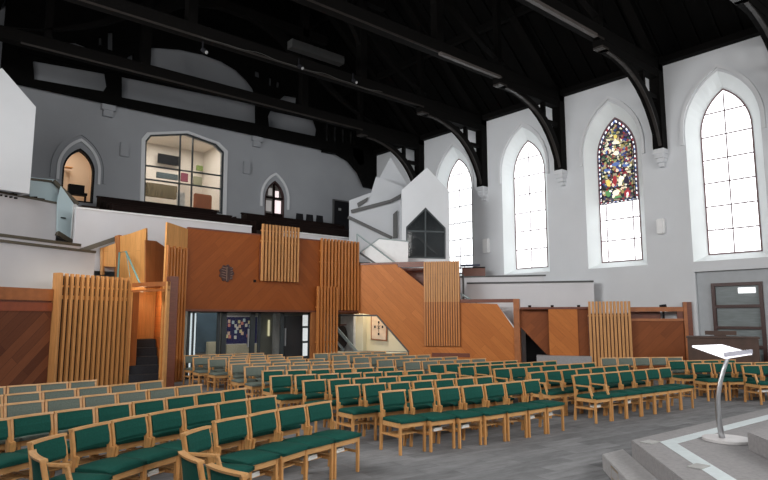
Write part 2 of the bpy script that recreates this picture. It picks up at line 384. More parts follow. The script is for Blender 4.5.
# roof trusses across the nave
def arc(p0, p1, p2, n=10):
    return [tuple((1-t)**2*a+2*t*(1-t)*b+t*t*c for a, b, c in zip(p0, p1, p2)) for t in [i/n for i in range(n+1)]]
TY = [1.35, 5.2, 9.02, 12.85, 16.72, 20.6]
where = ['nearest the camera overhead', 'crossing the upper right corner', 'meeting the wall left of the nearest tall window', 'meeting the wall left of the stained glass window', 'meeting the wall two windows beyond the stained glass', 'over the white gabled booth']
for y, wl in zip(TY, where):
    t = thing('roof_truss', 'dark timber roof truss ' + wl, 'roof truss', (0, y, 0), 0, 'roof trusses of the nave')
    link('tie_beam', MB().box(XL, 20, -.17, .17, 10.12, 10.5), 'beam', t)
    link('beam_edge', MB().box(3, 16.2, -.185, -.165, 10.08, 10.14), 'edge', t)
    for s_ in (1, -1):
        X = lambda x: XC+s_*(x-XC)
        mm = 'beam'
        if s_ == 1:
            link('wall_post', MB().box(19.66, 20, -.17, .17, 7.42, 10.5), mm, t)
            link('hammer_beam', MB().box(16.35, 19.7, -.15, .15, 9.86, 10.12).box(16.1, 16.36, -.15, .15, 9.92, 10.12), mm, t)
            outer_ = arc((16.55, 0, 9.88), (19.0, 0, 9.75), (19.68, 0, 7.55)); inner_ = arc((16.85, 0, 9.98), (19.12, 0, 9.82), (19.8, 0, 8.0))
            link('arched_brace', MB().plate([(p[0], p[2]) for p in outer_]+[(p[0], p[2]) for p in inner_[::-1]], (), -.12, .12), mm, t)
            link('strut', MB().box(19.05, 19.7, -.08, .08, 9.1, 9.25).box(18.75, 18.88, -.08, .08, 9.3, 9.9), mm, t)
            link('end_plate', MB().box(16.12, 16.5, -.155, .155, 9.86, 9.925), 'edge', t)
            link('brace_edge', MB().plate([(p[0], p[2]) for p in outer_]+[(p[0]-.03, p[2]-.05) for p in outer_[::-1]], (), -.13, -.03), 'edge', t)
        link('principal_rafter', MB().bar((X(20), 0, EZ-.1), (XC, 0, RZ-.35), .3, .34), mm, t)
        link('queen_post', MB().box(X(13.2)-.15, X(13.2)+.15, -.14, .14, 10.5, slope(13.2)), mm, t)
        ob = arc((X(13.2), 0, 11.3), (X(12.8), 0, 13.2), (X(10.4), 0, 13.5)); ib = arc((X(13.2), 0, 11.9), (X(13.1), 0, 13.6), (X(10.4), 0, 13.8))
        link('arched_brace', MB().plate([(p[0], p[2]) for p in ob]+[(p[0], p[2]) for p in ib[::-1]], (), -.1, .1), mm, t)
        ob = arc((X(17.6), 0, 10.5), (X(15.2), 0, 10.8), (X(13.3), 0, 12.4)); ib = arc((X(17.2), 0, 10.5), (X(15.0), 0, 11.1), (X(13.3), 0, 12.8))
        link('arched_brace', MB().plate([(p[0], p[2]) for p in ob]+[(p[0], p[2]) for p in ib[::-1]], (), -.1, .1), mm, t)
        link('strut', MB().box(X(16.2)-.1, X(16.2)+.1, -.1, .1, 10.5, slope(16.2)), mm, t)
    link('collar_beam', MB().box(XC-4.3, XC+4.3, -.14, .14, 13.5, 13.85), 'beam', t)
    cb = MB(); cb.box(19.66, 20, -.18, .18, 7.26, 7.42).box(19.70, 20, -.15, .15, 7.12, 7.26).box(19.76, 20, -.12, .12, 6.98, 7.12).box(19.84, 20, -.08, .08, 6.84, 6.98)
    if y > 4: tag(link('stone_corbel', cb, 'wall', None, (0, y, 0)), 'white stone corbel under the truss ' + wl, 'corbel', 'corbels on the window wall')

# black timber frame standing against the back wall
t = thing('gable_frame', 'black arched timber frame fixed against the far gable wall', 'roof truss', (0, 24.08, 0))
def P(l): return [Plane((0, 24.08), (1, 0)).bp(*q) for q in l]
def bez(l, n=8): return [l[0]]+[l[-1]] if len(l) == 2 else arc(*l, n=n)
top = [(3.0, 10.06), (18.0, 10.06), (19.98, 10.06), (19.98, EZ+.05), (XC+3.2, slope(XC+3.2)), (XC-3.2, slope(XC+3.2)), (3.0, slope(3.0))]
h1 = P([(121, 76), (121, 98), (256, 124), (256, 104)])
h2 = P([(149, 73), (256, 96)]) + P([(253, 88), (247, 80), (237, 70), (222, 61), (203, 54), (180, 49), (149, 46.5)])
h3 = P([(32, 60), (34, 80), (103, 92), (107, 86), (105, 73)])
h4 = P([(52, 47), (96, 58), (92, 52), (85, 46), (76, 42.5), (65, 42)])
h5 = P([(267, 117), (268, 127), (316, 137), (317, 129), (314, 120), (270, 110)])
h6 = P([(274, 104), (296, 108), (297, 97), (285, 95)])
h7 = P([(124, 63), (133, 67), (133, 54), (128, 56)])
sl_ = [P([(325+8*i, 123+2.2*i), (325+8*i, 141+1.2*i), (329+8*i, 142+1.2*i), (329+8*i, 124+2.2*i)]) for i in range(4)]
sm = [P([(98, 37), (98, 46), (102, 46), (102, 37)]), P([(107, 32), (107, 50), (113, 52), (113, 32)]), P([(190, 21), (190, 31), (196, 33), (196, 22)]), P([(201, 24), (200, 34), (209, 37), (212, 27)]),
      P([(254, 70), (254, 77), (260, 79), (260, 72)]), P([(268, 76), (268, 86), (272, 87), (272, 78)]), P([(276, 80), (275, 88), (279, 89), (280, 82)])]
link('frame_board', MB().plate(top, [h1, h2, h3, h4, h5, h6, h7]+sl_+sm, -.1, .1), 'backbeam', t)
lo_ = P([(318, 143), (345, 149), (360, 168), (366, 182)]); 
o_ = [(16.6, 10.08)]+P([(322, 152), (336, 154), (348, 161), (358, 173), (364, 187)])+[(19.98, P([(364, 187)])[0][1]), (19.98, 10.08)]
hh = P([(352, 148), (352, 156), (359, 166), (363, 164), (362, 151)])
link('lower_brace', MB().plate(o_, [hh], -.1, .1), 'backbeam', t)
link('mid_rail', MB().plate(P([(20, 45), (260, 98), (260, 107), (20, 54)]), (), -.2, -.09), 'backbeam', t)
for (px, lab) in ((110, 'left'), (260, 'right')):
    u = P([(px, 106)])[0][0]
    tag(link('wall_corbel', MB().box(u-.25, u+.25, 24.2, 24.4, 9.85, 10.06).box(u-.18, u+.18, 24.24, 24.4, 9.6, 9.85), 'wall_back', None), 'pale stone corbel high on the far wall, on the %s of the wide window' % lab, 'corbel')
# ------------------------------------------------------- timber screens
NB = 17.8
FR = Plane((7.36, NB), (1, 0))                              # gallery front with the emblem
x358 = Plane((0, NB), (1, 0)).bp(358, 300)[0]
p1 = at_d(521, 20.9)
SF = Plane((x358, NB), (p1[0]-x358, p1[1]-NB))              # stair facet
q0, q1 = at_d(526, 20.7), at_d(690, 19.35)
SR = Plane(q0, (q1[0]-q0[0], q1[1]-q0[1]))                  # right hand screens
LA = (3.62, 17.17); LF = Plane(LA, (2.37, 1.16))            # left hand screens
PLK = {}
def wood(key, c1, c2, ang, x0=None):
    M[key] = planks(key, c1, c2, ang, x0); return key
wood('w_emblem', (.27, .068, .012), (.32, .085, .016), 45, 3.2)
wood('w_stair', (.47, .155, .036), (.55, .19, .048), 45)
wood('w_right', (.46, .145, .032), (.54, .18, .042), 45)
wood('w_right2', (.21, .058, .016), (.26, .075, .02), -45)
wood('w_left', (.10, .032, .016), (.21, .072, .032), -45)
wood('w_light', (.62, .29, .085), (.70, .34, .11), 88)
wood('w_mid', (.36, .135, .045), (.42, .165, .055), 88)
def panel(name, pl, px, m, label=None, cat='panel', group=None, y0=0, y1=.08, holes=(), parent=None, raw=None):
    o = link(name, MB().plate(raw or pl.pts(px), [pl.pts(h) for h in holes], y0, y1), m, parent, (0,0,0) if parent else P3(pl), 0 if parent else pl.rot)
    if label: tag(o, label, cat, group)
    return o
def slats(pl, u0, u1, z0, z1, n, depth=.07, w=None, y=-.1, m='slat', parent=None, name='slats'):
    mb = MB(); pitch = (u1-u0)/n; w = w or pitch*.5
    for i in range(n):
        u = u0+pitch*(i+.25); mb.box(u, u+w, y, y+depth, z0, z1)
    return link(name, mb, m, parent)
# emblem wall
t = thing('timber_gallery', 'wide orange brown timber gallery front with a round dark emblem', 'gallery front', P3(FR), 0)
uR = FR.bp(358, 300)[0]
uL = 0.0; zt = 4.56; zb_ = 2.11
link('panel', MB().box(uL, uR, 0, .1, zb_, zt), 'w_emblem', t)
link('edging', MB().box(uL, uR, -.02, .12, zt, zt+.04).box(uL, uR, -.02, .1, zb_-.06, zb_), 'redwood', t)
# round emblem: dark disc cut by a pale upright line, scalloped leaves round the edge
eu, ez = FR.bp(226.3, 273.2)
disc = [(eu+(.235+.022*math.cos(9*a))*math.cos(a), ez+(.26+.022*math.cos(9*a))*math.sin(a)) for a in [i*2*math.pi/72 for i in range(72)]]
link('emblem', MB().plate(disc, (), -.03, 0), mat('emblem_dark', (.05, .016, .012), .5, .4, 20), t)
em = MB().box(eu-.008, eu+.008, -.045, -.03, ez-.24, ez+.2)
for k in range(5):
    z_ = ez-.16+k*.08
    em.bar((eu-.03, -.035, z_), (eu-.17, -.035, z_+.03), .01, .012).bar((eu+.13, -.035, z_), (eu+.2, -.035, z_+.02), .01, .012)
link('emblem_line', em, mat('emblem_pale', (.30, .17, .12), .5), t)
pu_, pz_ = FR.bp(254.5, 281); link('socket', MB().box(pu_-.04, pu_+.04, -.03, 0, pz_-.04, pz_+.04), 'black', t)
# hanging slatted screens on the gallery front
def screen(label, pl, ul, ur, z0, z1, n, m='slat', rails=(), back=None, depth=.07, y=-.12, group=None, wf=.5):
    t = thing('slatted_screen', label, 'slatted screen', P3(pl), pl.rot, group)
    slats(pl, ul, ur, z0, z1, n, depth, (ur-ul)/n*wf, y, m, t)
    for (a, b_) in rails: link('rail', MB().box(ul, ur, y+depth, y+depth+.03, a, b_), m, t)
    if back: link('backing', MB().box(ul, ur, y+depth+.03, y+depth+.06, back[0], back[1]), 'redwood', t)
    return t
u0, u1 = FR.bp(259, 250)[0], FR.bp(297.5, 250)[0]
screen('slatted timber screen hung alone on the middle of the gallery front', FR, u0, u1, 3.06, 4.93, 12, rails=((4.35, 4.40), (4.7, 4.74)), back=(3.1, 4.3), y=-.16)
u0, u1 = FR.bp(318.5, 270)[0], FR.bp(358, 270)[0]
t = screen('tall double slatted timber screen at the right end of the gallery front', FR, u0, u1, 2.13, 4.66, 12, 'slat_red', rails=((4.2, 4.24), (3.8, 3.84)), y=-.12)
ua, ub = FR.bp(313, 330)[0], FR.bp(335, 330)[0]
slats(FR, ua, ub, .25, 2.95, 7, .07, None, -.22, 'slat_red', t, 'lower_slats')
link('rail', MB().box(ua, ub, -.15, -.12, 1.0, 1.05).box(ua, ub, -.15, -.12, 2.2, 2.25), 'slat_red', t)
# posts flanking the doors below
u0, u1 = FR.bp(309, 330)[0], FR.bp(320, 330)[0]
tag(link('timber_post', MB().box(u0+.1, u1+.15, -.02, .1, 0, zb_-.06), 'w_mid', None, P3(FR), 0), 'narrow flat timber post between the glazed doors and the slatted screen', 'post')
# slatted wing at the left end of the gallery front
LP = Plane((7.36, NB), (2.37, 1.16))
ul = LP.bp(166, 250)[0]
t = thing('slatted_wing', 'tall slatted timber wing at the left end of the emblem wall', 'slatted screen', P3(LP), LP.rot)
zw0 = LP.bp(167, 222)[1]; zw1 = LP.bp(188, 229)[1]
link('board', MB().plate([(ul, 0), (0, 0), (0, zw1), (ul, zw0)], (), 0, .06), 'w_light', t)
n_ = 7
mb = MB()
for i in range(n_):
    u = ul+(0-ul)*(i+.15)/n_; mb.box(u, u+abs(ul)/n_*.5, -.07, 0, .05, 3.9 if i % 2 else 3.95)
link('slats', mb, 'slat_red', t)

# ---- left screens
uA = LF.bp(52.5, 330)[0]; uB = LF.bp(127.5, 330)[0]; uZ = (-1.05-LA[0])/LF.d[0]; uC = LF.bp(137, 330)[0]
ztl = LF.bp(90, 275.5)[1]
t = thing('slatted_screen', 'large pale slatted timber screen at the left, behind the grey chairs', 'slatted screen', P3(LF), LF.rot)
slats(LF, uA, uB, 0, ztl, 15, .07, (uB-uA)/15*.44, -.12, 'slat', t)
z_r = LF.bp(90, 300)[1]
link('rail', MB().box(uA, uB+.1, -.04, 0, z_r, z_r+.1).box(uA, uB, -.04, 0, ztl-.35, ztl-.3), 'oak', t)
link('backing', MB().box(uA, uB, 0, .05, 0, ztl-.06), mat('shadow_board', (.05, .02, .01), .7), t)
link('end_board', MB().box(uA-.05, uA, -.22, .05, 0, ztl), 'slat', t)
z2 = LF.bp(49, 289)[1]
t = thing('herringbone_screen', 'dark diagonal boarded timber screen at the far left edge', 'timber screen', P3(LF), LF.rot)
zA = LF.bp(20, 311)[1]; zB = LF.bp(20, 300)[1]
link('panel', MB().box(uZ, uA-.06, 0, .08, 0, zA), 'w_left', t)
link('lower_rail', MB().box(uZ, uA-.06, -.02, .1, zA, zB-.05), mat('glowing_redwood', (.26, .06, .022), .4), t)
link('upper_rail', MB().box(uZ, uA-.06, -.02, .1, zB, z2), 'trimwood', t)
link('rail_backing', MB().box(uZ, uA-.06, .03, .08, zB-.06, zB+.01), 'redwood', t)
tag(link('timber_post', MB().box(uB+.02, uC, -.02, .06, 0, LF.bp(133, 291)[1]), 'w_mid', None, P3(LF), LF.rot), 'flat brown timber post between the left slatted screen and the dark stairs', 'post')
# stairs opening: side wall, steps, frame
sx, sy = at_z(163.5, 384, 0)
fp0, fp1 = at_d(130, 17.5), at_d(167.5, 16.7)
SD = Plane(fp1, (fp1[0]-fp0[0], fp1[1]-fp0[1]))
t = thing('stairway_portal', 'open timber frame with light front post beside the dark stairs', 'frame', P3(SD), SD.rot)
fu = SD.bp(131, 330)[0]; zt0 = SD.bp(168, 281.5)[1]
zt1 = SD.bp(166, 283)[1]
link('front_post', MB().box(-.07, 0, -.05, .05, 0, zt0), 'oak', t)
link('top_rail', MB().box(fu, 0, -.04, .04, zt0-.12, zt0-.0).box(fu, 0, -.04, .04, zt0-.26, zt0-.2), 'trimwood', t)
pd = at_z(171, 384, 0)
tag(link('timber_post', MB().box(.0, .24, 0, .25, 0, SF.bp(400, 262)[1]*0+zt0+.15), 'redwood', None, (fp1[0]+.04, fp1[1]+.04, 0), 0), 'dark reddish timber post to the right of the stair frame', 'post')
t = thing('staircase', 'dark carpeted staircase rising between timber sides at the left', 'staircase', (sx, sy, 0), -.22)
stp = MB()
for k in range(5): stp.box(-.86, -.05, .45+k*.28,   .45+(k+1)*.28+.02, 0, .24*(k+1))
stp.box(-.86, -.05, 1.85, 2.3, 0, 1.2)
link('steps', stp, 'stair', t)
mbx = MB().plate([(-1.35+.05, 0)]+[], (), 0, 0) if False else None
link('back_wall', MB().box(-.9, .05, 2.3, 2.4, 0, 3.4), 'w_light', t)
sp_ = [(0.1, 0), (2.3, 0), (2.3, 3.0), (1.4, 3.0), (.35, 1.5), (.1, .9)]
link('side_panel', MB().plate(sp_, (), -.02, .03, f=lambda u, y, z: (y, u, z)), 'w_stair', t)
link('side_panel', MB().box(-.93, -.87, .6, 2.3, 0, 2.6), 'w_light', t)
# pulpit like timber box above the stairs
bx, by = at_d(145.5, 18.2); b0x, b0y = at_d(117, 18.75); b00x, b00y = at_d(101.5, 18.8)
B1 = Plane((bx, by), (bx-b0x, by-b0y)); B2 = Plane((bx, by), (2.37, 1.16))
t = thing('timber_box', 'tall pale timber enclosure above the stairs with a green handrail', 'enclosure', (bx, by, 0), 0)
link('pale_side', MB().plate([(p[0], p[1]) for p in B1.pts([(117, 290), (146, 290), (146, 228), (129, 234), (117, 237)])], (), 0, .06).build(), 'w_light', t, (0, 0, 0), B1.rot)
link('brown_side', MB().plate([(p[0], p[1]) for p in B2.pts([(146, 288), (165.5, 288), (165.5, 247), (157, 241), (146, 240)])], (), 0.02, .06).build(), 'w_mid', t, (0, 0, 0), B2.rot)
B0 = Plane((b00x, b00y), (b0x-b00x, b0y-b00y))
link('low_side', MB().plate([(p[0], p[1]) for p in B0.pts([(101.5, 266), (116, 267), (116, 243), (101.5, 248)])], (), .0, .06).build(), 'w_light', t, (b00x-bx, b00y-by, 0), B0.rot)
link('post', MB().plate([(p[0], p[1]) for p in B1.pts([(115.5, 296), (120, 296), (120, 235), (115.5, 236)])], (), -.03, .07).build(), 'w_mid', t, (0, 0, 0), B1.rot)
link('post', MB().plate([(p[0], p[1]) for p in B0.pts([(101, 275), (103.5, 275), (103.5, 247.5), (101, 248.5)])], (), -.05, .06).build(), 'oak', t, (b00x-bx, b00y-by, 0), B0.rot)
hr = B1.off(-.3)
pp = [hr.bp(*q) for q in [(117.5, 282), (119.5, 252.5), (126, 251.5), (141, 286)]]
link('handrail', MB().tube([(p[0], -.3, p[1]) for p in pp], .028).tube([(pp[2][0], -.3, pp[2][1])]+[(lambda q: (q[0], -.3, q[1]))(hr.bp(130, 277))], .012), 'tealrail', t, (0, 0, 0), B1.rot)

# ---- stair facet
zt = SF.bp(400, 264)[1]
t = thing('stair_screen', 'sloping orange timber stair side with an opening onto a cream room', 'timber screen', P3(SF), SF.rot)
S = SF.pts
ulast = SF.bp(520, 330)[0]; u424 = SF.bp(424, 300)[0]; u358 = 0
zl = SF.bp(500, 302.5)[1]; u460 = SF.bp(460, 300)[0]
def at(u, x, y): return (u, SF.bp(x, y)[1])
pnl = [(0, SF.bp(358, 313)[1])]+S([(377, 315.5), (409, 352)])+[(SF.bp(409, 352)[0], 0), (u460, 0), (u460, zl+.9), (u424, zl+.9)]+[at(u424, 424, 287)]+S([(396, 264)])+[(0, zt)]
link('panel', MB().plate(pnl, (), 0, .09), 'w_stair', t)
pn2 = [(u460, 0), (ulast-.1, 0)]+[at(ulast-.1, 516, 333)]+S([(497, 304)])+[(u460, zl)]
link('panel', MB().plate(pn2, (), 0, .09), 'w_right', t)
link('top_rail', MB().box(0, u424, -.03, .1, zt, zt+.07).box(u460, ulast, -.03, .12, zl, zl+.12), 'redwood', t)
link('top_rail', MB().box(SF.bp(398, 264)[0], u424, -.02, .1, zt-.12, zt), 'redwood', t)
o1, o2 = SF.bp(377, 315.5), SF.bp(409, 352); link('opening_edge', MB().bar((o1[0], -.02, o1[1]), (o2[0], -.02, o2[1]), .04, .05).bar((SF.bp(358, 314)[0]-1.2, -.02, o1[1]), (o1[0], -.02, o1[1]), .05, .06), 'greycap', t)
link('end_post', MB().box(ulast-.2, ulast, -.04, .5, 0, zl+.12), 'trimwood', t)
s1, s2 = SF.bp(497, 306), SF.bp(516, 331); link('stair_string', MB().bar((s1[0], .04, s1[1]), (s2[0], .04, s2[1]), .05, .07), 'white', t)
link('vent_slot', MB().box(SF.bp(432, 355)[0], SF.bp(470, 355)[0], -.02, 0, SF.bp(450, 357)[1], SF.bp(450, 353)[1]), 'redwood', t)
# pale timber header under the wide slatted screen
link('header', MB().box(-1.25, 0, .02, .1, SF.bp(358, 314)[1], 2.12), 'w_mid', t)
# slats of the middle screen (pale upper, warm lower, dark line of the handrail showing)
t = thing('slatted_screen', 'square slatted timber screen fixed on the sloping stair side', 'slatted screen', P3(SF), SF.rot)
zs0, zs1 = SF.bp(442, 346)[1], SF.bp(442, 261.5)[1]; zm = SF.bp(442, 302)[1]
slats(SF, u424, u460, zm, zs1, 15, .06, (u460-u424)/15*.7, -.1, 'slat', t)
slats(SF, u424, u460, zs0, zm, 15, .06, (u460-u424)/15*.62, -.1, 'slat_red', t)
link('backing', MB().box(u424, u460, -.04, -.02, zs0, zm), 'redwood', t)
link('backing', MB().box(u424, u460, -.02, -.01, zm, zs1-.02), 'w_mid', t)
a, b_ = SF.bp(424, 275), SF.bp(459, 273.5); c_, d_, e_ = SF.bp(424, 278), SF.bp(436, 278), SF.bp(459, 297)
link('dark_rail', MB().bar((a[0], -.035, a[1]), (b_[0], -.035, b_[1]), .01, .05).bar((c_[0], -.035, c_[1]), (d_[0], -.035, d_[1]), .01, .05).bar((d_[0], -.035, d_[1]), (e_[0], -.035, e_[1]), .01, .05), 'redwood', t)
# brown timber and dark bits in the open triangle
tag(panel('stair_lining', SF.off(.9), [(398, 268), (424, 268), (424, 292), (398, 292)], 'redwood'), 'dark red timber lining seen through the open top of the stair side', 'panel')

# ---- right screens
u = lambda x: SR.bp(x, 330)[0]
zr = SR.bp(560, 308.5)[1]; zr0 = SR.bp(560, 355.5)[1]
t = thing('timber_screen', 'orange diagonal boarded timber screen left of the right slatted screen', 'timber screen', P3(SR), SR.rot)
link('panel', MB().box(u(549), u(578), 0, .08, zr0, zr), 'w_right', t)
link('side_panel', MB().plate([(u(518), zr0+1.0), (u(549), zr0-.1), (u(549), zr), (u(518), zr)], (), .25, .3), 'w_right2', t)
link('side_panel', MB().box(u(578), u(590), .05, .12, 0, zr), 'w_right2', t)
link('top_rail', MB().box(u(521), u(590), -.03, .1, zr-.02, zr+.05), 'redwood', t)
br_ = MB()
for x in (530, 553, 580): br_.box(u(x)-.05, u(x)+.05, .3, .38, zr, zr+.12)
link('rail_bracket', br_, 'pew', t)
tag(link('dark_recess', MB().box(u(524), u(549), 1.1, 1.2, 0, zr-.1), 'black', None, P3(SR), SR.rot), 'dark recess behind the end post of the stair side', 'recess')
tag(link('carpet_plinth', MB().box(u(536), u(590), -.25, .3, 0, zr0), 'stone', None, P3(SR), SR.rot), 'grey carpeted plinth under the orange diagonal timber screen', 'plinth')
zs1 = SR.bp(610, 301.5)[1]
screen('slatted timber screen standing at the right in front of the diagonal boarding', SR, u(588), u(631), .3, zs1, 12, 'slat', rails=((1.9, 1.95),), back=(.3, 2.0), y=-.22, depth=.1, wf=.7)
t = thing('timber_screen', 'dark brown timber screen with a letterbox gap beside the pale wall', 'timber screen', P3(SR), SR.rot)
zA, zB, zC = SR.bp(650, 319.5)[1], SR.bp(650, 311.5)[1], SR.bp(650, 308)[1]
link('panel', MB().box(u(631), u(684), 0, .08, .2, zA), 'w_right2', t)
link('middle_rail', MB().box(u(631), u(685), -.04, .08, zA-.05, zA+.03), 'trimwood', t)
link('top_rail', MB().box(u(631), u(685), -.04, .08, zB, zC+.03), 'trimwood', t)
link('gap_board', MB().box(u(631), u(663), .3, .34, zA, zB), 'redwood', t)
link('gap_board', MB().box(u(678), u(684), .0, .06, zA, zB), 'redwood', t)
zp = SR.bp(688, 302)[1]
link('end_post', MB().box(u(684.5), u(688), -.06, .1, 0, zp), 'trimwood', t)
link('end_post', MB().box(u(688), u(693), -.04, .3, 0, zp), 'redwood', t)
hb = SR.off(.2); hu, hz = hb.bp(663, 307)
tag(link('lamp_head', MB().tube([(hu-.1, .2, hz), (hu+.1, .2, hz+.02)], .07).box(hu-.03, hu+.03, .17, .23, 0, hz), 'black', None, P3(SR), SR.rot), 'small dark object standing just behind the timber gap at the right', 'lamp')

# ---- white gallery fronts at the right
def parapet(pl, u0, u1, z1, label, z0=0, cap='greycap', capt=.06, m='parapet', ext=.0, zs=None):
    t = thing('gallery_parapet', label, 'parapet', P3(pl), pl.rot)
    zL, zR_ = zs or (z1, z1)
    link('wall_panel', MB().plate([(u0, z0), (u1, z0), (u1, zR_), (u0, zL)], (), 0, .12), m, t)
    if cap: link('cap', MB().plate([(u0-ext, zL), (u1+ext, zR_), (u1+ext, zR_+capt), (u0-ext, zL+capt)], (), -.04, .16), cap, t)
    return t
G1 = SR.off(1.4); G2 = SR.off(3.1)
zg = G1.bp(540, 283)[1]
parapet(G1, G1.bp(467, 290)[0], G1.bp(603, 290)[0]-.3, zg, 'white gallery front with dark cap just above the right timber screens', 1.5)
zg = G2.bp(500, 277)[1]
parapet(G2, G2.bp(459, 290)[0], G2.bp(550, 290)[0], zg, 'upper white gallery front with dark cap below the second tall window', 1.5)
gp = G1.bp(467, 300)
tag(link('handrail_post', MB().tube([(gp[0]-.1, -.2, 1.8), (gp[0]-.1, -.2, zg)], .035), 'greycap', None, P3(G1), G1.rot), 'dark handrail turning down at the left end of the white gallery front', 'handrail')
for k, (xa, xb, yy, lab) in enumerate(((462, 485, 268, 'short reddish pew behind the upper white gallery front'),)):
    G3 = G2.off(.8); a, b_ = G3.bp(xa, yy+7), G3.bp(xb, yy)
    t = thing('pew', lab, 'pew', P3(G3), G3.rot)
    link('backrest', MB().box(a[0], b_[0], 0, .06, a[1]-.3, b_[1]), 'redwood', t); link('seat', MB().box(a[0], b_[0], .06, .45, a[1]-.2, a[1]-.14), 'redwood', t)
    link('top_rail', MB().box(a[0]-.1, b_[0]+.0, -.02, .08, b_[1], b_[1]+.05), 'pew', t)
    G4 = G2.off(1.8); a, b_ = G4.bp(460, 266.5), G4.bp(482, 264)
    tag(link('shelf', MB().box(a[0], b_[0], 0, .2, a[1], b_[1]), mat('blue_grey', (.10, .11, .17), .5), None, P3(G4), G4.rot), 'blue grey shelf edge above the short reddish pew', 'shelf')
# ---- upper gallery on the far side
gz = FR.bp(358, 264)[1]
GB = Plane((0, 20.1), (1, 0))
zw = GB.bp(180, 219.5)[1]
a, b_ = GB.bp(75.5, 215)[0], GB.bp(251.5, 230)[0]
t = parapet(GB, a, b_, zw, 'long white gallery front behind the emblem wall', 3.3, 'white', .05)
a, b_ = GB.bp(285, 230)[0], GB.bp(363, 240)[0]
zw2 = GB.bp(320, 235.5)[1]
parapet(GB, a, b_, zw2, 'short white gallery front behind the double slatted screen', 4.2, 'white', .04)
gf = MB().box(5.6, 15.2, 20.25, 24.4, 4.2, 4.5)
for k in range(3): gf.box(5.6, 16.6-.3*k, 20.7+k*1.1, 24.4, 4.4, 4.95+.42*k)
gf.box(15.2, 20, 20.6, 24.4, 4.0, 4.95)
struct('trim_3', gf, mat('gallery_floor', (.05, .035, .03), .8))
def pew(x0, x1, y, z, hgt, label):
    t = thing('pew', label, 'pew', (x0, y, z), 0, 'dark pews on the far gallery')
    l = x1-x0
    link('backrest', MB().box(0, l, 0, .06, .25, hgt), 'pew', t); link('seat', MB().box(0, l, -.4, .0, .38, .43), 'pew', t)
    link('top_rail', MB().box(-.02, l+.02, -.03, .09, hgt, hgt+.05), 'pew', t)
    for q in (0, l-.06): link('bench_end', MB().box(q, q+.06, -.42, .05, 0, hgt*.95), 'pew', t)
zz = Plane((0, 23.2), (1, 0)).bp(150, 203.5)[1]
xa = Plane((0, 23.2), (1, 0)).bp(97, 203)[0]
pew(xa, 10.6, 23.2, 5.37, zz-5.37, 'long dark pew against the far wall under the wide office window')
pew(xa-.1, 10.9, 22.1, 5.0, zz-.35-5.0, 'long dark pew, middle row on the left half of the far gallery')
pew(xa-.2, 11.2, 21.0, 4.95, zz-.62-4.95, 'long dark pew, front row on the left half of the far gallery')
zz = Plane((0, 22.6), (1, 0)).bp(290, 219.5)[1]
pew(11.6, 16.6, 22.6, 4.95, zz-4.95, 'dark pew below the small arched window, back row at right')
pew(11.9, 16.3, 21.2, 4.8, zz-.45-4.8, 'dark pew below the small arched window, front row at right')
for k, (px, lab) in enumerate(((300, 'leftmost'), (310, 'middle'), (320, 'rightmost'))):
    pl = Plane((0, 23.3), (1, 0)); ux, uz = pl.bp(px, 213.5+k*1)
    t = thing('stacking_chair', 'black chair back showing above the far pew, %s of three' % lab, 'chair', (ux, 23.3, 5.4), 0, 'black chairs on the far gallery')
    prof = [(-.2, .5), (.2, .5), (.22, .75), (.17, uz-5.4), (-.17, uz-5.4), (-.22, .75)]
    link('backrest', MB().plate(prof, (), 0, .05).build(.01), 'black', t); link('seat', MB().box(-.22, .22, -.42, 0, .42, .47), 'black', t)
    for a_, b2 in ((-.2, -.4), (.18, -.4), (-.2, .0), (.18, .0)): link('leg', MB().box(a_, a_+.03, b2, b2+.03, 0, .5), 'dframe', t)

# ---- office window in the back wall, with the room behind
w = sroot('window_5', (0, YB, 0), 0)
ww = bw_win
cx = sum(p[0] for p in ww)/len(ww); cz = sum(p[1] for p in ww)/len(ww)
def inset(l, k): return [(cx+(p[0]-cx)*k, cz+(p[1]-cz)*k) for p in l]
link('window_surround', MB().plate(inset(ww, 1.09), [ww], -.06, 0), 'wall', w)
link('window_frame', MB().plate(ww, [inset(ww, .955)], .02, .1), 'dframe', w)
q = BW.pts
mb = MB()
for a, b_ in (((181, 134), (179, 208)), ((193.5, 136), (191.5, 210)), ((145, 165), (224, 176)), ((144, 178.5), (223, 189))):
    a, b_ = q([a, b_]); mb.bar((a[0], .06, a[1]), (b_[0], .06, b_[1]), .06, .06)
link('window_bar', mb, 'dframe', w)
link('pane', MB().plate(inset(ww, .96), (), .05, .06), 'glass', w)
rm = MB(); x0, x1, y0, y1, z0, z1 = 7.6, 12.3, 24.76, 28.2, 5.6, 10.0
rm.box(x0, x1, y1, y1+.1, z0, z1).box(x0-.1, x0, y0, y1, z0, z1).box(x1, x1+.1, y0, y1, z0, z1).box(x0, x1, y0, y1, z0-.1, z0).box(x0, x1, y0, y1, z1, z1+.1)
struct('wall_office', rm, mat('office_cream', (.80, .74, .66), .8, .04, 1))
O = Plane((0, 26.4), (1, 0))
def obx(name, px, py, px2, py2, y, m, label, cat, dp=.1, group=None):
    pl = Plane((0, y), (1, 0)); a, b_ = pl.bp(px, py), pl.bp(px2, py2)
    return tag(link(name, MB().box(min(a[0], b_[0]), max(a[0], b_[0]), y, y+dp, min(a[1], b_[1]), max(a[1], b_[1])).build(.012), m), label, cat, group)
obx('wall_screen', 158.5, 153, 179.5, 166, 27.9, 'black', 'dark wall screen in the office behind the wide window', 'screen')
obx('pin_board', 157, 171.5, 178, 180.5, 27.2, mat('slate', (.08, .11, .12), .6), 'slate grey panel below the dark office screen', 'board')
obx('curtain', 147, 182, 177, 199, 26.9, mat('olive_curtain', (.20, .16, .09), .8, .4, 6, stretch=(6, 1, .5)), 'olive brown slatted cupboard low on the left of the office', 'cupboard', .3)
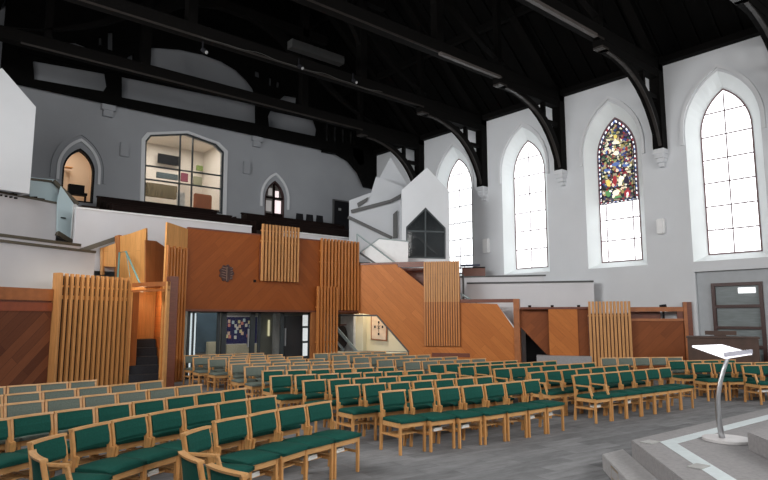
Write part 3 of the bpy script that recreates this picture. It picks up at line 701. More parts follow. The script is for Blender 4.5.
obx('poster', 181.5, 172.5, 188, 182, 27.6, mat('plum', (.22, .05, .08), .6), 'plum coloured picture behind the middle light of the office window', 'picture')
obx('picture', 197, 165, 203, 171, 27.8, mat('leaf', (.25, .35, .1), .6, .5, 30), 'small green picture high on the office wall', 'picture')
obx('wall_cabinet', 213.5, 175.5, 221, 186, 27.3, 'oak', 'wooden cabinet at the right side of the office window', 'cabinet', .4)
obx('tv_frame', 194, 176, 202, 187, 27.4, mat('olive_grey', (.3, .3, .2), .6), 'olive grey panel beside the middle bar of the office window', 'board')
for (px, py, c_, lab) in ((184, 203, (.75, .75, .72), 'white clad'), (206, 205, (.45, .16, .07), 'rust coloured')):
    pl = Plane((0, 25.7), (1, 0)); ux, uz = pl.bp(px, py)
    t = thing('armchair', '%s armchair inside the office behind the wide window' % lab, 'armchair', (ux, 25.9, 5.6), 0)
    mm = mat('armchair_'+lab[:4], c_, .7); wd = .18 if c_[2] > .5 else .42
    hb_ = pl.bp(px, py-12)[1]-5.6
    link('backrest', MB().box(-wd, wd, .1, .25, .4, hb_).build(.04), mm, t); link('seat', MB().box(-wd, wd, -.35, .1, .3, .65).build(.04), mm, t)
    for s_ in (-1, 1): link('armrest', MB().box(s_*wd-.05, s_*wd+.05, -.35, .2, .3, .95).build(.03), mm, t)
obx('low_shelf', 144, 201, 224, 214, 25.0, mat('shelf_dark', (.10, .07, .05), .6), 'dark ledge along the bottom of the office window', 'ledge', .2)
# left arched doorway, lit room behind
d = sroot('door_2', (0, YB, 0), 0)
link('door_surround', hood(5.78, .66, 7.35, 8.45, 6.9), 'wall', d)
link('door_surround', hood(5.78, .86, 7.35, 8.7, 6.95), 'wall_back', d)
lf = arch(5.78, .56, 6.15, 7.3, 8.2); li = arch(5.78, .50, 6.2, 7.3, 8.1)
link('door_frame', MB().plate(lf, [li], .0, .2), 'black', d)
rm = MB().box(4.9, 6.8, 27, 27.1, 5.8, 9).box(4.8, 4.9, 24.76, 27, 5.8, 9).box(6.8, 6.9, 24.76, 27, 5.8, 9).box(4.9, 6.8, 24.76, 27, 8.9, 9).box(4.9, 6.8, 24.76, 27, 5.7, 5.8)
struct('wall_landing', rm, mat('peach_wall', (.70, .56, .42), .8, .04, 1))
t = thing('keyboard_stand', 'black equipment rack standing in the arched doorway at upper left', 'rack', (5.8, 25.1, 5.8))
link('shelf', MB().box(-.3, .5, 0, .3, .75, .85).box(-.25, .45, 0, .3, .3, .38), 'black', t); link('box', MB().box(-.15, .4, .05, .28, .85, 1.15), 'black', t)
for x in (-.28, .44): link('leg', MB().box(x, x+.05, .1, .2, 0, .8), 'black', t)
obx('wall_shelf', 66, 166, 73, 168, 26.6, 'oak', 'small wooden shelf inside the lit arched doorway', 'shelf', .3)
# right small arched window
w = sroot('window_6', (0, YB, 0), 0)
link('window_surround', hood(14.17, .66, 7.35, 8.45, 6.9), 'wall', w)
lf = arch(14.17, .52, 6.1, 7.3, 8.2); li = arch(14.17, .46, 6.15, 7.3, 8.1)
link('window_frame', MB().plate(lf, [li], .0, .15), mat('dark_red_frame', (.03, .008, .008), .5), w)
link('window_bar', MB().box(14.13, 14.21, .05, .12, 6.15, 8.1).box(13.7, 14.64, .05, .12, 7.35, 7.43).box(13.7, 14.64, .05, .12, 6.55, 6.65), 'dark_red_frame' if 'dark_red_frame' in M else 'pew', w)
link('lower_panel', MB().box(13.7, 14.64, .1, .14, 6.1, 6.55), 'pew', w)
link('pane', MB().plate(li, (), .15, .17), mat('dim_leaded_pane', (.14, .13, .12), .3, .3, 8), w)
link('bright_pane', MB().box(14.25, 14.58, .13, .149, 6.7, 7.3).box(14.25, 14.45, .13, .149, 7.45, 7.75), emis('pinkish_pane', (.9, .75, .75), .9), w)
link('grey_pane', MB().box(13.78, 14.08, .13, .149, 6.75, 7.25).box(13.9, 14.1, .13, .149, 7.5, 7.85), emis('greyish_pane', (.35, .33, .32), .5), w)
# dark door at the right end of the back wall
a, b_ = BW.bp(333.5, 200.5), BW.bp(349, 203)
d = sroot('door_3', (0, YB, 0), 0)
link('door_leaf', MB().box(a[0], b_[0], -.06, -.01, 5.0, a[1]), 'black', d)
link('door_frame', MB().box(a[0]-.06, a[0], -.08, 0, 5.0, a[1]+.06).box(b_[0], b_[0]+.06, -.08, 0, 5.0, a[1]+.06).box(a[0], b_[0], -.08, 0, a[1], a[1]+.06), 'greycap', d)
s_ = BW.bp(339, 209.5); link('door_sign', MB().box(s_[0]-.08, s_[0]+.08, -.075, -.06, s_[1]-.06, s_[1]+.06), mat('dim_sign', (.3, .3, .3), .6), d)
for (px, py, lab) in ((98, 150, 'left'), (246, 168, 'right')):
    a = BW.bp(px+26, py)
    if lab == 'right': a = BW.bp(px, py)
    tag(link('wall_box', MB().box(a[0]-.17, a[0]+.17, 24.28, 24.4, a[1]-.28, a[1]+.28).build(.02), 'wall_back'), 'pale speaker box on the far wall, %s of the office window' % lab, 'speaker')
# ------------------------------------------------ white stair block and gabled booth at the right of the gallery
bp0, bp1 = at_d(402, 23.4), at_d(458, 23.4)
HB = Plane(bp0, (bp1[0]-bp0[0], bp1[1]-bp0[1]))
t = thing('gabled_booth', 'white gabled booth with a dark framed pentagonal window', 'booth', P3(HB), HB.rot)
ho = HB.pts([(402, 263), (448.5, 263)]); ue0, ue1 = ho[0][0], HB.bp(449.5, 230)[0]
ze0, zap, ze1 = HB.bp(402.5, 190)[1], HB.bp(427, 167.5)[1], HB.bp(449.5, 191)[1]
pent = HB.pts([(406, 258), (445.5, 259), (445.5, 228), (425.5, 207.5), (406, 227)])
um = HB.bp(427, 167.5)[0]
link('front_wall', MB().plate([(ue0, ho[0][1]-.3), (ue1, ho[0][1]-.3), (ue1, ze1), (um, zap), (ue0, ze0)], [pent], 0, .1), 'wall', t)
link('side_wall', MB().box(ue1-.1, ue1, .1, 1.3, ho[0][1]-.3, ze1), 'wall', t)
link('side_wall', MB().box(ue0, ue0+.1, .1, 1.3, ho[0][1]-.3, ze0), 'wall', t)
link('roof', MB().plate([(ue0, ze0-.05), (um, zap-.05), (ue1, ze1-.05), (ue1, ze1-.13), (um, zap-.13), (ue0, ze0-.13)], (), .1, 1.3), 'wall', t)
cx = sum(p[0] for p in pent)/5; cz = sum(p[1] for p in pent)/5
pin = [(cx+(p[0]-cx)*.93, cz+(p[1]-cz)*.93) for p in pent]
f = link('window_frame', MB().plate(pent, [pin], -.03, .08), 'dframe', t)
hq = HB.pts([(406, 231), (445.5, 232), (425.5, 208), (425.5, 258)])
link('glazing_bar', MB().bar((hq[0][0], 0, hq[0][1]), (hq[1][0], 0, hq[1][1]), .06, .06).bar((hq[2][0], 0, hq[2][1]), (hq[3][0], 0, hq[3][1]), .06, .06), 'dframe', f)
link('pane', MB().plate(pin, (), .02, .03), 'glass', f)
link('inner_wall', MB().box(ue0+.1, ue1-.1, 1.2, 1.25, ho[0][1]-.3, ze0), mat('booth_interior', (.07, .075, .08), .8, .3, 2), t)
r1 = HB.pts([(418, 234), (438, 252), (408, 244), (418, 249)])
link('inner_handrail', MB().bar((r1[0][0], .6, r1[0][1]), (r1[1][0], .6, r1[1][1]), .07, .09).bar((r1[2][0], .6, r1[2][1]), (r1[3][0], .6, r1[3][1]), .05, .07), 'greycap', t)
H2 = HB.off(1.6)
tag(panel('gable_wall', H2, [(370, 260), (408, 260), (408, 186), (390.5, 157.5), (375.5, 185), (370, 200)], 'stair_white'), 'white pointed gable wall behind the left shoulder of the gabled booth', 'wall')
H3 = HB.off(.9)
t = thing('stair_enclosure', 'white stair enclosure with two dark sloping handrails by the black door', 'stair wall', P3(H3), H3.rot)
link('wall_panel', MB().plate(H3.pts([(349, 262), (403, 262), (403, 186), (376, 176), (371, 192), (349, 200)]), (), 0.1, .2), 'stair_white', t)
q = H3.pts
def dr(p, m, w_=.13, dd=.08): a, b_ = q(p); return MB().bar((a[0], .02, a[1]), (b_[0], .02, b_[1]), dd, w_), m
for pr in (((351, 211.5), (391, 201)), ((391, 201), (402, 195)), ((348, 217), (392, 238))):
    mb, m_ = dr(pr, 'greycap'); link('handrail', mb, m_, t)
dd_ = H3.pts([(393, 238), (397.5, 238), (397.5, 210), (393, 214)]); link('doorway', MB().plate(dd_, (), .02, .1), 'greycap', t)
nk = H3.pts([(357, 203), (368, 197), (367, 201), (358, 207)]); link('niche', MB().plate(nk, (), .02, .1), 'greycap', t)
H4 = HB.off(-.6)
t = thing('gallery_balustrade', 'low white balustrade with sloping left end in front of the gabled booth', 'balustrade', P3(H4), H4.rot)
link('wall_panel', MB().plate(H4.pts([(362, 252), (379, 239), (408, 242), (408, 264), (372, 264)]), (), 0, .1), 'white', t)
a, b_, c_, d_ = H4.pts([(360, 252.5), (379, 238.5), (408.5, 241.5), (376, 264)])
link('cap', MB().bar((a[0], .05, a[1]), (b_[0], .05, b_[1]), .14, .05).bar((b_[0], .05, b_[1]), (c_[0], .05, c_[1]), .14, .05), 'steelrail', t)
e_ = H4.pts([(360, 253)])[0]; link('lower_cap', MB().bar((e_[0], .0, e_[1]), (d_[0], .0, d_[1]), .1, .07), 'greycap', t)
H5 = SF.off(.08); a, b_, c_, d_, e_ = H5.pts([(357, 234), (396, 263.5), (357, 254), (459, 293), (470, 303)])
t = thing('stair_handrail', 'thin grey green handrail sloping down from the top of the gallery front', 'handrail', P3(H5), H5.rot)
link('rail', MB().tube([(a[0], 0, a[1]), (b_[0], 0, b_[1])], .03), 'steelrail', t); link('post', MB().tube([(a[0], 0, a[1]), (c_[0], 0, c_[1])], .035), 'steelrail', t)
link('lower_rail', MB().tube([(d_[0], 0, d_[1]), (e_[0]+.25, 0, e_[1])], .035), 'steelrail', t)

# ------------------------------------------------ left white galleries, gable and glass balustrade
L1 = LF.off(1.0); L2 = LF.off(1.9); L3 = LF.off(3.0)
def um(pl): return (-1.05-pl.p[0])/pl.d[0]
def zrow(pl, x, y): return pl.bp(x, y)[1]
uu = L1.bp(95, 256)[0]
parapet(L1, um(L1), uu, zrow(L1, 50, 248), 'lowest white gallery front above the left timber screens, olive cap', 2.2, 'cap', .07)
uu = L2.bp(80, 250)[0]
parapet(L2, um(L2), uu, zrow(L2, 40, 241.5), 'thin white gallery front second from bottom at the left', 3.2, 'cap', .08)
uu = L3.bp(58, 204)[0]
parapet(L3, um(L3), uu, zrow(L3, 30, 199), 'high white gallery front under the bright gable at the left', 3.5, 'cap', .06)
for k, (px, lab) in enumerate(((7, 'left'), (26, 'right'))):
    a = L3.bp(px, 196); w_ = .35 if k == 0 else .5
    mb = MB()
    for i in range(5): mb.bar((a[0]-w_+i*w_*.4, .0, a[1]-.02), (a[0]-w_+i*w_*.5+.15, .08, a[1]+.02+.02*(i % 2)), .06, .05)
    tag(link('cable_heap', mb, 'pew', None, P3(L3), L3.rot), 'small dark heap on the high left gallery ledge, %s one' % lab, 'cables')
gp = at_d(36, 17.6)
LG = Plane(gp, (1, .25))
t = thing('gable_wall', 'bright white gabled booth wall at the upper left edge', 'booth', P3(LG), LG.rot)
pts = LG.pts([(2, 68), (36, 107), (30, 194)]); uR_ = pts[1][0]
link('front_wall', MB().plate([(2*pts[0][0]-uR_, pts[2][1]), (uR_, pts[2][1]), (uR_, pts[1][1]), pts[0], (2*pts[0][0]-uR_, pts[1][1])], (), 0, .12), 'wall', t)
link('side_wall', MB().box(uR_-.1, uR_, .12, .8, pts[2][1], pts[1][1]), 'wall', t)
t = thing('glass_balustrade', 'pale blue glass balustrade panels with olive caps at upper left', 'balustrade', P3(L3), L3.rot)
K = L3.off(.25)
A_ = K.pts([(29, 205), (59, 211), (57, 180), (31, 177)]); link('glass_panel', MB().plate(A_, (), .25, .28), 'bluglass', t)
K = L3.off(-.1)
A_ = K.pts([(57, 232), (70, 241), (74, 204), (61, 186), (57.5, 200)]); link('glass_panel', MB().plate(A_, (), -.1, -.07), 'bluglass', t)
A_ = K.pts([(70.5, 241), (75.5, 238), (77.5, 204), (73, 204)]); link('end_post', MB().plate(A_, (), -.12, -.05), 'white', t)
a, b_, c_, d_ = K.pts([(33, 177.5), (58, 180.5), (78, 204.5), (56.5, 233)]); e_ = K.bp(71, 242)
link('cap', MB().bar((a[0], .25, a[1]), (b_[0], .2, b_[1]), .1, .06).bar((b_[0], .1, b_[1]), (c_[0], -.08, c_[1]), .14, .1), 'cap', t)
link('bottom_cap', MB().bar((d_[0], -.12, d_[1]), (e_[0], -.12, e_[1]), .1, .14), 'cap', t)
hk = K.bp(62, 218); link('catch', MB().bar((hk[0]-.06, -.13, hk[1]), (hk[0]+.1, -.13, hk[1]+.01), .03, .03), 'black', t)
DG = Plane((0, 19.9), (1, 0))
a, b_ = DG.bp(80, 251), DG.bp(118, 238)
tag(link('sloping_handrail', MB().bar((a[0], 19.9, a[1]), (b_[0], 19.9, b_[1]), .08, .14), 'cap'), 'olive brown sloping rail beside the pale timber enclosure', 'handrail')

# ------------------------------------------------ glazed doors under the gallery
G = Plane((0, 18.35), (1, 0))
xg = lambda x: G.bp(x, 330)[0]
t = thing('glazed_screen', 'dark framed glazed doors below the emblem wall', 'glazed doors', (0, 18.35, 0), 0)
mb = MB()
for a, b_ in ((188, 190), (192.6, 194.2), (217.5, 220), (222, 226.5), (250.5, 255), (258.5, 260.5), (281, 284), (309, 313.5)): mb.box(xg(a), xg(b_), 0, .08, 0, 2.3)
mb.box(xg(188), xg(313), 0, .08, 2.02, 2.14).box(xg(188), xg(313), 0, .08, 0, .1)
link('frame', mb, 'dframe', t)
link('pane', MB().box(xg(188), xg(313), .03, .045, .1, 2.1), 'glass', t)
link('bright_strip', MB().box(xg(190.3), xg(192.4), .05, .07, .1, 2.0).box(xg(195), xg(196.4), .05, .07, .1, 2.0), emis('bright_edge', (.85, .97, 1), 1.0), t)  # two glowing strips draw the bright upright lines by the left frame
hd = MB()
for x in (284.8, 248, ): hd.box(xg(x)-.02, xg(x)+.02, -.06, 0, .9, 1.5)
link('door_handle', hd, 'chrome', t)
rm = MB().box(7.2, 14.4, 21.4, 21.5, 0, 2.6).box(7.2, 7.3, 18.4, 21.4, 0, 2.6)
struct('wall_foyer', rm, mat('foyer_wall', (.46, .45, .40), .8, .05, 1))
struct('trim_4', MB().box(7.2, 14.3, 18.4, 21.4, 2.45, 2.6).box(14.2, 14.3, 18.4, 21.4, 0, 2.45), mat('foyer_ceiling', (.5, .5, .48), .8))
K = Plane((0, 21.25), (1, 0)); xk = lambda x: K.bp(x, 330)[0]; zk = lambda y: K.bp(240, y)[1]
obx('blue_partition', 197, 313, 219, 352, 20.6, mat('blue_grey_panel', (.09, .15, .20), .4, .3, 1.5), 'blue grey panel behind the left pane of the glazed doors', 'partition', .06)
obx('low_counter', 208.5, 342, 217, 356, 20.3, 'cream', 'low pale counter at the foot of the blue grey panel', 'counter', .2)
t = thing('notice_board', 'purple notice board covered with paper notices behind the glazed doors', 'notice board', (0, 21.0, 0))
K = Plane((0, 21.0), (1, 0))
a, b_ = K.bp(226, 344), K.bp(257.5, 317)
link('board', MB().box(a[0], b_[0], 0, .05, a[1], b_[1]), mat('purple_felt', (.022, .018, .16), .8, .1), t)
link('frame', MB().plate([(a[0]-.05, a[1]-.05), (b_[0]+.05, a[1]-.05), (b_[0]+.05, b_[1]+.05), (a[0]-.05, b_[1]+.05)], [[(a[0], a[1]), (b_[0], a[1]), (b_[0], b_[1]), (a[0], b_[1])]], -.01, .06), 'white', t)
cols = [(.85, .6, .45), (.75, .72, .65), (.8, .3, .25), (.85, .75, .4), (.6, .75, .8)]
spots = [(229, 321), (229, 325), (233, 322), (235.5, 325.5), (239, 321.5), (239.5, 326), (242, 323), (244, 320), (246, 325), (249, 322), (228.5, 333), (229.5, 336.5), (235.5, 331.5), (235, 337), (240.5, 331), (242, 333), (247.5, 335.5), (250, 326), (237, 328), (226.5, 336)]
for i, (x, y) in enumerate(spots):
    ux, uz = K.bp(x, y); cc = cols[(i*7) % 5]
    key = 'notice_%d' % ((i*7) % 5)
    if key not in M: M[key] = emis(key, cc, .25)
    link('paper_notice', MB().box(ux-.045, ux+.045, -.02-.001*i, -.004, uz-.07, uz+.05), key, t)
obx('cupboard', 227, 345, 258, 358, 20.8, 'cream', 'cream cupboard under the purple notice board', 'cupboard', .2)
obx('inner_door', 261, 315, 275, 358, 21.3, 'beige', 'beige door with a narrow glass strip seen through the glazed doors', 'door', .06)
obx('door_glass', 268.3, 320, 269.8, 336, 21.25, emis('strip', (.9, .85, .55), .8), 'narrow yellowish glass strip in the beige door', 'glass strip', .03)
obx('pale_column', 275.5, 313, 281, 358, 20.6, mat('pale_col', (.55, .56, .54), .7), 'pale column right of the beige door', 'column', .2)
obx('dark_door', 285, 316, 301.5, 358, 20.4, mat('brown_black_door', (.05, .04, .045), .4), 'brown black door at the right end of the glazed doors', 'door', .08)
t = thing('side_window', 'bright narrow three light window beside the brown black door', 'window', (0, 20.3, 0)); K = Plane((0, 20.3), (1, 0))
for (ya, yb) in ((315, 326), (328, 341), (343, 356)):
    a, b_ = K.bp(303, yb), K.bp(308, ya); link('pane', MB().box(a[0], b_[0], 0, .03, max(0.05, a[1]), b_[1]), emis('side_pane', (.95, 1, 1), 1.0) if ya == 315 else bpy.data.materials['side_pane'], t)
a, b_ = K.bp(302, 356), K.bp(309, 314); link('frame', MB().box(a[0], b_[0], .03, .06, 0, b_[1]), 'dframe', t)

# ------------------------------------------------ cream room seen through the sloping opening
c0, c1 = at_d(330, 24.2), at_d(425, 23.3)
CR = Plane(c0, (c1[0]-c0[0], c1[1]-c0[1]))
struct('wall_cream_room', MB().box(0, CR.bp(440, 330)[0], 0, .1, 0, 2.9), 'cream', P3(CR), CR.rot)
KA = CR.off(-.5); a, b_ = KA.bp(353, 330)[0], KA.bp(363, 330)[0]
tag(link('cream_pier', MB().box(a, b_, 0, .5, 0, 2.7), mat('cream_lit', (.88, .83, .62), .8, .03, 1), None, P3(KA), KA.rot), 'cream pier left of the framed cross picture', 'pier')
KB = CR.off(-.05)
pic = KB.pts([(371, 339.5), (387, 341), (387, 315), (371, 315)])
t = thing('framed_picture', 'framed pale picture of a small dark cross on the cream wall', 'picture', P3(KB), KB.rot)
link('picture_frame', MB().plate(pic, (), -.03, 0), 'trimwood', t)
cx = sum(p[0] for p in pic)/4; cz = sum(p[1] for p in pic)/4
link('picture_sheet', MB().plate([(cx+(p[0]-cx)*.88, cz+(p[1]-cz)*.92) for p in pic], (), -.04, -.03), mat('pinkish_sheet', (.75, .60, .46), .7), t)
cr = MB()
for dx, dz_ in ((0, .2), (0, -.24), (-.15, .03), (.15, .03)): cr.box(cx+dx-.03, cx+dx+.03, -.05, -.04, cz+dz_-.045, cz+dz_+.045)
cr.bar((cx-.06, -.045, cz+.08), (cx+.05, -.045, cz-.06), .01, .015).bar((cx+.06, -.045, cz+.08), (cx-.05, -.045, cz-.06), .01, .015).box(cx-.008, cx+.008, -.05, -.04, cz-.16, cz+.14)
link('cross', cr, 'black', t)
KC = SF.off(.6)
lz = KC.bp(390, 351.5)[1]
tag(link('dark_ledge', MB().box(-1.2, KC.bp(413, 350)[0], -.3, .2, 0, lz), 'greycap', None, P3(KC), KC.rot), 'low dark ledge across the bottom of the sloping opening', 'ledge')
tag(link('cream_rail', MB().box(-1.2, KC.bp(410, 350)[0], -.34, -.3, lz-.12, lz), 'cream', None, P3(KC), KC.rot), 'cream strip along the low dark ledge', 'rail')
KD = SF.off(.45)
s1, s2, s3, s4 = KD.pts([(335, 326), (357, 352), (335, 342), (345, 354)])
t = thing('lower_handrail', 'grey sloping handrails behind the left of the sloping opening', 'handrail', P3(KD), KD.rot)
link('rail', MB().bar((s1[0], 0, s1[1]), (s2[0], 0, s2[1]), .08, .1), 'steelrail', t); link('rail', MB().bar((s3[0], .2, s3[1]), (s4[0], .2, s4[1]), .06, .08), 'steelrail', t)
KE = CR.off(-.25)
tag(panel('olive_wall', KE, [(335, 356), (353, 356), (353, 314), (335, 314)], mat('olive_panel', (.12, .11, .07), .8, .4, 3)), 'dark olive wall behind the grey sloping handrails', 'wall')
hb_ = KE.off(-.2)
cu, cz = hb_.bp(344, 328)
dk = mat('dark_coat', (.035, .025, .02), .8, .5, 9)
t = thing('coat_rack', 'dark bundle of hanging coats behind the sloping handrails', 'coats', P3(hb_), hb_.rot)
blob_ = [(cu-.3, cz-.75), (cu+.0, cz-.8), (cu+.2, cz-.5), (cu+.12, cz-.1), (cu+.05, cz+.08), (cu-.1, cz+.1), (cu-.2, cz-.02), (cu-.1, cz-.25), (cu-.3, cz-.4)]
link('coat', MB().plate(blob_, (), -.12, 0).build(.03), dk, t); link('hook_rail', MB().box(cu-.45, cu+.25, -.02, .04, cz+.1, cz+.14), 'redwood', t)

# ------------------------------------------------ wall speaker, organ console
a = RW.bp(662, 226.5)
tag(link('wall_speaker', MB().box(a[0]-.13, a[0]+.13, -.16, 0, a[1]-.25, a[1]+.25).build(.03), 'white', None, P3(RW), RW.rot), 'small white speaker on the wall between stained window and nearest tall window', 'speaker')
a = RW.bp(487.5, 246)
tag(link('wall_speaker', MB().box(a[0]-.16, a[0]+.16, -.16, 0, a[1]-.3, a[1]+.3).build(.03), 'white', None, P3(RW), RW.rot), 'small white speaker on the wall between the two farthest tall windows', 'speaker')
o0, o1 = at_d(686, 17.0), at_d(757, 16.2)
OC = Plane(o0, (o1[0]-o0[0], o1[1]-o0[1])); W_ = math.dist(o0, o1)
zo = OC.bp(720, 338.5)[1]
t = thing('organ_console', 'dark brown organ console with raised music desk in front of the side door', 'organ', P3(OC), OC.rot)
link('case', MB().box(0, W_, 0, .12, 0, zo).box(0, .08, .12, .75, 0, zo).box(W_-.08, W_, .12, .75, 0, zo).build(.01), 'organ', t)
link('top', MB().box(-.03, W_+.03, -.03, .78, zo, zo+.05).build(.01), 'organ', t)
a, b_ = OC.bp(705, 336)[0], OC.bp(737, 336)[0]
link('music_desk', MB().box(a, b_, .2, .28, zo+.09, zo+.2), 'organ', t)
link('desk_stand', MB().box(a+.25, b_-.25, .22, .3, zo+.05, zo+.1), 'organ', t)
link('key_cheek', MB().box(.1, W_-.1, .3, .7, .7, .78), 'organ', t)

# ------------------------------------------------ dais
c = at_z(631, 440, .38); 
far = at_z(768, 408, .38); near = at_z(683, 480, .38)
d1 = Vector((far[0]-c[0], far[1]-c[1])).normalized(); d2 = Vector((near[0]-c[0], near[1]-c[1])).normalized()
cv = Vector(c)
def P2(a, b_): v = cv+d1*a+d2*b_; return (v.x, v.y)
t = thing('dais', 'grey carpeted two step dais with bright metal inlay strips at lower right', 'dais', (0, 0, 0))
link('upper_step', MB().prism([P2(0, 0), P2(7.5, 0), P2(7.5, 6), P2(0, 6)], .0, .38).build(.008), 'stone', t)
c2 = at_z(602, 454, .19); v2 = Vector(c2)-cv
det = d1.x*d2.y-d1.y*d2.x; oa = (v2.x*d2.y-v2.y*d2.x)/det; ob_ = (d1.x*v2.y-d1.y*v2.x)/det
link('lower_step', MB().prism([P2(oa, ob_), P2(0, ob_), P2(0, 6), P2(oa, 6)], 0, .19).build(.008), 'stone2', t)
sc = at_z(660, 442, .38); vs = Vector(sc)-cv
sa = (vs.x*d2.y-vs.y*d2.x)/det; sb = (d1.x*vs.y-d1.y*vs.x)/det
sw = .25
link('inlay_strip', MB().prism([P2(sa, sb), P2(7.4, sb), P2(7.4, sb+sw), P2(sa, sb+sw)], .38, .384), 'strip', t)
link('inlay_strip', MB().prism([P2(sa, sb+sw+.001), P2(sa+sw, sb+sw+.001), P2(sa+sw, 5.9), P2(sa, 5.9)], .38, .384), 'strip', t)
u3 = at_z(747, 432, .58); v3 = Vector(u3)-cv
ua_ = (v3.x*d2.y-v3.y*d2.x)/det; ub_ = (d1.x*v3.y-d1.y*v3.x)/det
u3b = at_z(747, 462, .38)
tag(link('upper_dais', MB().prism([P2(ua_, ub_), P2(7.3, ub_), P2(7.3, 5.8), P2(ua_, 5.8)], .38, .58).build(.01), 'stone'), 'raised grey block on the dais at the right edge of the picture', 'dais block')
for (px, py, lab) in ((650, 442.5, 'near the front corner of the dais'), (698.5, 467, 'by the lower edge of the dais')):
    a = at_z(px, py, .38)
    tag(link('floor_socket', MB().box(-.11, .11, -.07, .07, 0, .012).build(.004), mat('socket_grey', (.4, .4, .39), .4) if px < 660 else bpy.data.materials['socket_grey'], None, (a[0], a[1], .38), math.atan2(d1.y, d1.x)), 'flush grey floor socket ' + lab, 'socket')
# brass grille in the riser of the lower step
vg = at_z(612, 476, .08); vv = Vector(vg)-cv
gb_ = (d1.x*vv.y-d1.y*vv.x)/det
v0 = P2(oa, gb_-.12)
t = thing('riser_grille', 'small brass framed grille in the riser of the lower dais step', 'grille', (v0[0], v0[1], 0), math.atan2(d2.y, d2.x))
link('frame', MB().plate([(0, .02), (.36, .02), (.36, .17), (0, .17)], [[(.02, .04), (.34, .04), (.34, .15), (.02, .15)]], .0, .02), 'brass', t)
gr = MB()
for i in range(9): gr.box(.04+i*.034, .05+i*.034, .003, .012, .04, .15)
link('grille', gr, 'brass', t)

# ------------------------------------------------ lectern
lx, ly = at_z(727, 440.5, .385)
fw = Vector((SP, CP)); rt = Vector((CP, -SP))
t = thing('lectern', 'curved steel lectern with round base and bright clear tray', 'lectern', (lx, ly, .385), -PSI)
ring = [(.27*math.cos(a), .27*math.sin(a)) for a in [i*math.pi/24 for i in range(48)]]
link('base', MB().prism(ring, 0, .03).build(.004), mat('pale_base', (.62, .60, .60), .35, .05), t)
pts = []
for i in range(15):
    s_ = i/14; z = .03+s_*1.02
    pts.append((-.055-.06*math.sin(math.pi*s_)*.9+.17*s_*s_+.0, 0, z))
link('stem', MB().tube(pts, .034, 12, .022).build(smooth=True), 'chrome', t)
# tray: sloped plate, nearer edge lower at the right
lp = Plane((lx, ly), (CP, -SP))
D0 = 7.55
def L3D(px, py, d):
    r = ray(px, py); k = d/(r[0]*SP+r[1]*CP); p = Vector((r[0]*k, r[1]*k, H+r[2]*k))-Vector((lx, ly, .385))
    return (p.x*CP-p.y*SP, p.x*SP+p.y*CP, p.z)
dl = lx*SP+ly*CP
tb = MB(); cs = [L3D(692, 345.5, dl-.05), L3D(722, 344.3, dl+.28), L3D(752, 353, dl+.12), L3D(725, 357.3, dl-.22)]
va = [tb.bm.verts.new(p) for p in cs]; vb = [tb.bm.verts.new((p[0], p[1], p[2]-.02)) for p in cs]
tb.bm.faces.new(va); tb.bm.faces.new(vb[::-1])
for i in range(4): tb.bm.faces.new([va[i], vb[i], vb[(i+1) % 4], va[(i+1) % 4]])
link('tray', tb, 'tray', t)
lip = MB().bar(Vector(cs[3])+Vector((0, 0, .03)), Vector(cs[2])+Vector((0, 0, .02)), .02, .05)
link('tray_lip', lip, glass('lip_acrylic', (.5, .5, .58), .75), t)
link('tray_bracket', MB().bar((pts[-1][0], 0, pts[-1][2]-.02), tuple(sum(p[i] for p in cs)/4-(.02 if i == 2 else 0) for i in range(3)), .05, .03), 'chrome', t)

# ------------------------------------------------ roof fittings
pl = Plane((0, 16.5), (1, 0))
a, b_ = pl.bp(288, 55), pl.bp(340, 74)
tag(link('roof_heater', MB().bar((a[0], 16.4, 10.75), (b_[0], 16.4, 10.75), .3, .28), mat('heater_grey', (.03, .03, .03), .5), None), 'long grey box fitting on the roof beam over the middle of the hall', 'fitting')
for k, (px, py, lab) in enumerate(((202, 52, 'left end'), (298, 68, 'middle'), (352, 82, 'right end'))):
    u_, z_ = pl.bp(px, py)
    t = thing('spotlight', 'small spotlight clamped under the cabled roof beam, %s' % lab, 'spotlight', (u_, 16.45, z_), 0, 'spotlights on the roof beam')
    link('lamp_body', MB().tube([(0, 0, .06), (.05, -.14, -.06)], .07, 10), 'black', t)
    link('lamp_lens', MB().tube([(.05, -.14, -.06), (.055, -.155, -.068)], .05, 10), emis('dull_lens', (.3, .3, .3), .05) if k == 0 else bpy.data.materials['dull_lens'], t)
    link('bracket', MB().box(-.02, .02, -.02, .02, .06, .3), 'black', t)
cpts = [(x, 16.5, 10.12+.03*math.sin(x*2.3)+.02*math.sin(x*5.1)) for x in [7+i*.2 for i in range(36)]]
tag(link('beam_cable', MB().tube(cpts, .007, 5), mat('pale_cable', (.09, .09, .085), .5), None), 'thin pale cable draped along the roof beam with the spotlights', 'cable')
pl = Plane((0, 12.6), (1, 0)); a, b_ = pl.bp(513, 2), pl.bp(560, 20)
pl2 = Plane((0, 8.8), (1, 0)); a, b_ = pl2.bp(520, 4), pl2.bp(596, 41)
tag(link('strip_light', MB().box(a[0], b_[0], 8.74, 8.86, 9.98, 10.08), mat('grey_batten', (.07, .06, .055), .5), None), 'long grey strip batten fixed below the roof beam at upper right', 'light fitting')
pl = Plane((0, 12.6), (1, 0)); a, b_ = pl.bp(440, 48), pl.bp(500, 77)
tag(link('strip_light', MB().box(a[0], b_[0], 12.55, 12.67, 10.0, 10.08), bpy.data.materials['grey_batten'], None), 'grey strip batten below the roof beam left of the stained window', 'light fitting')

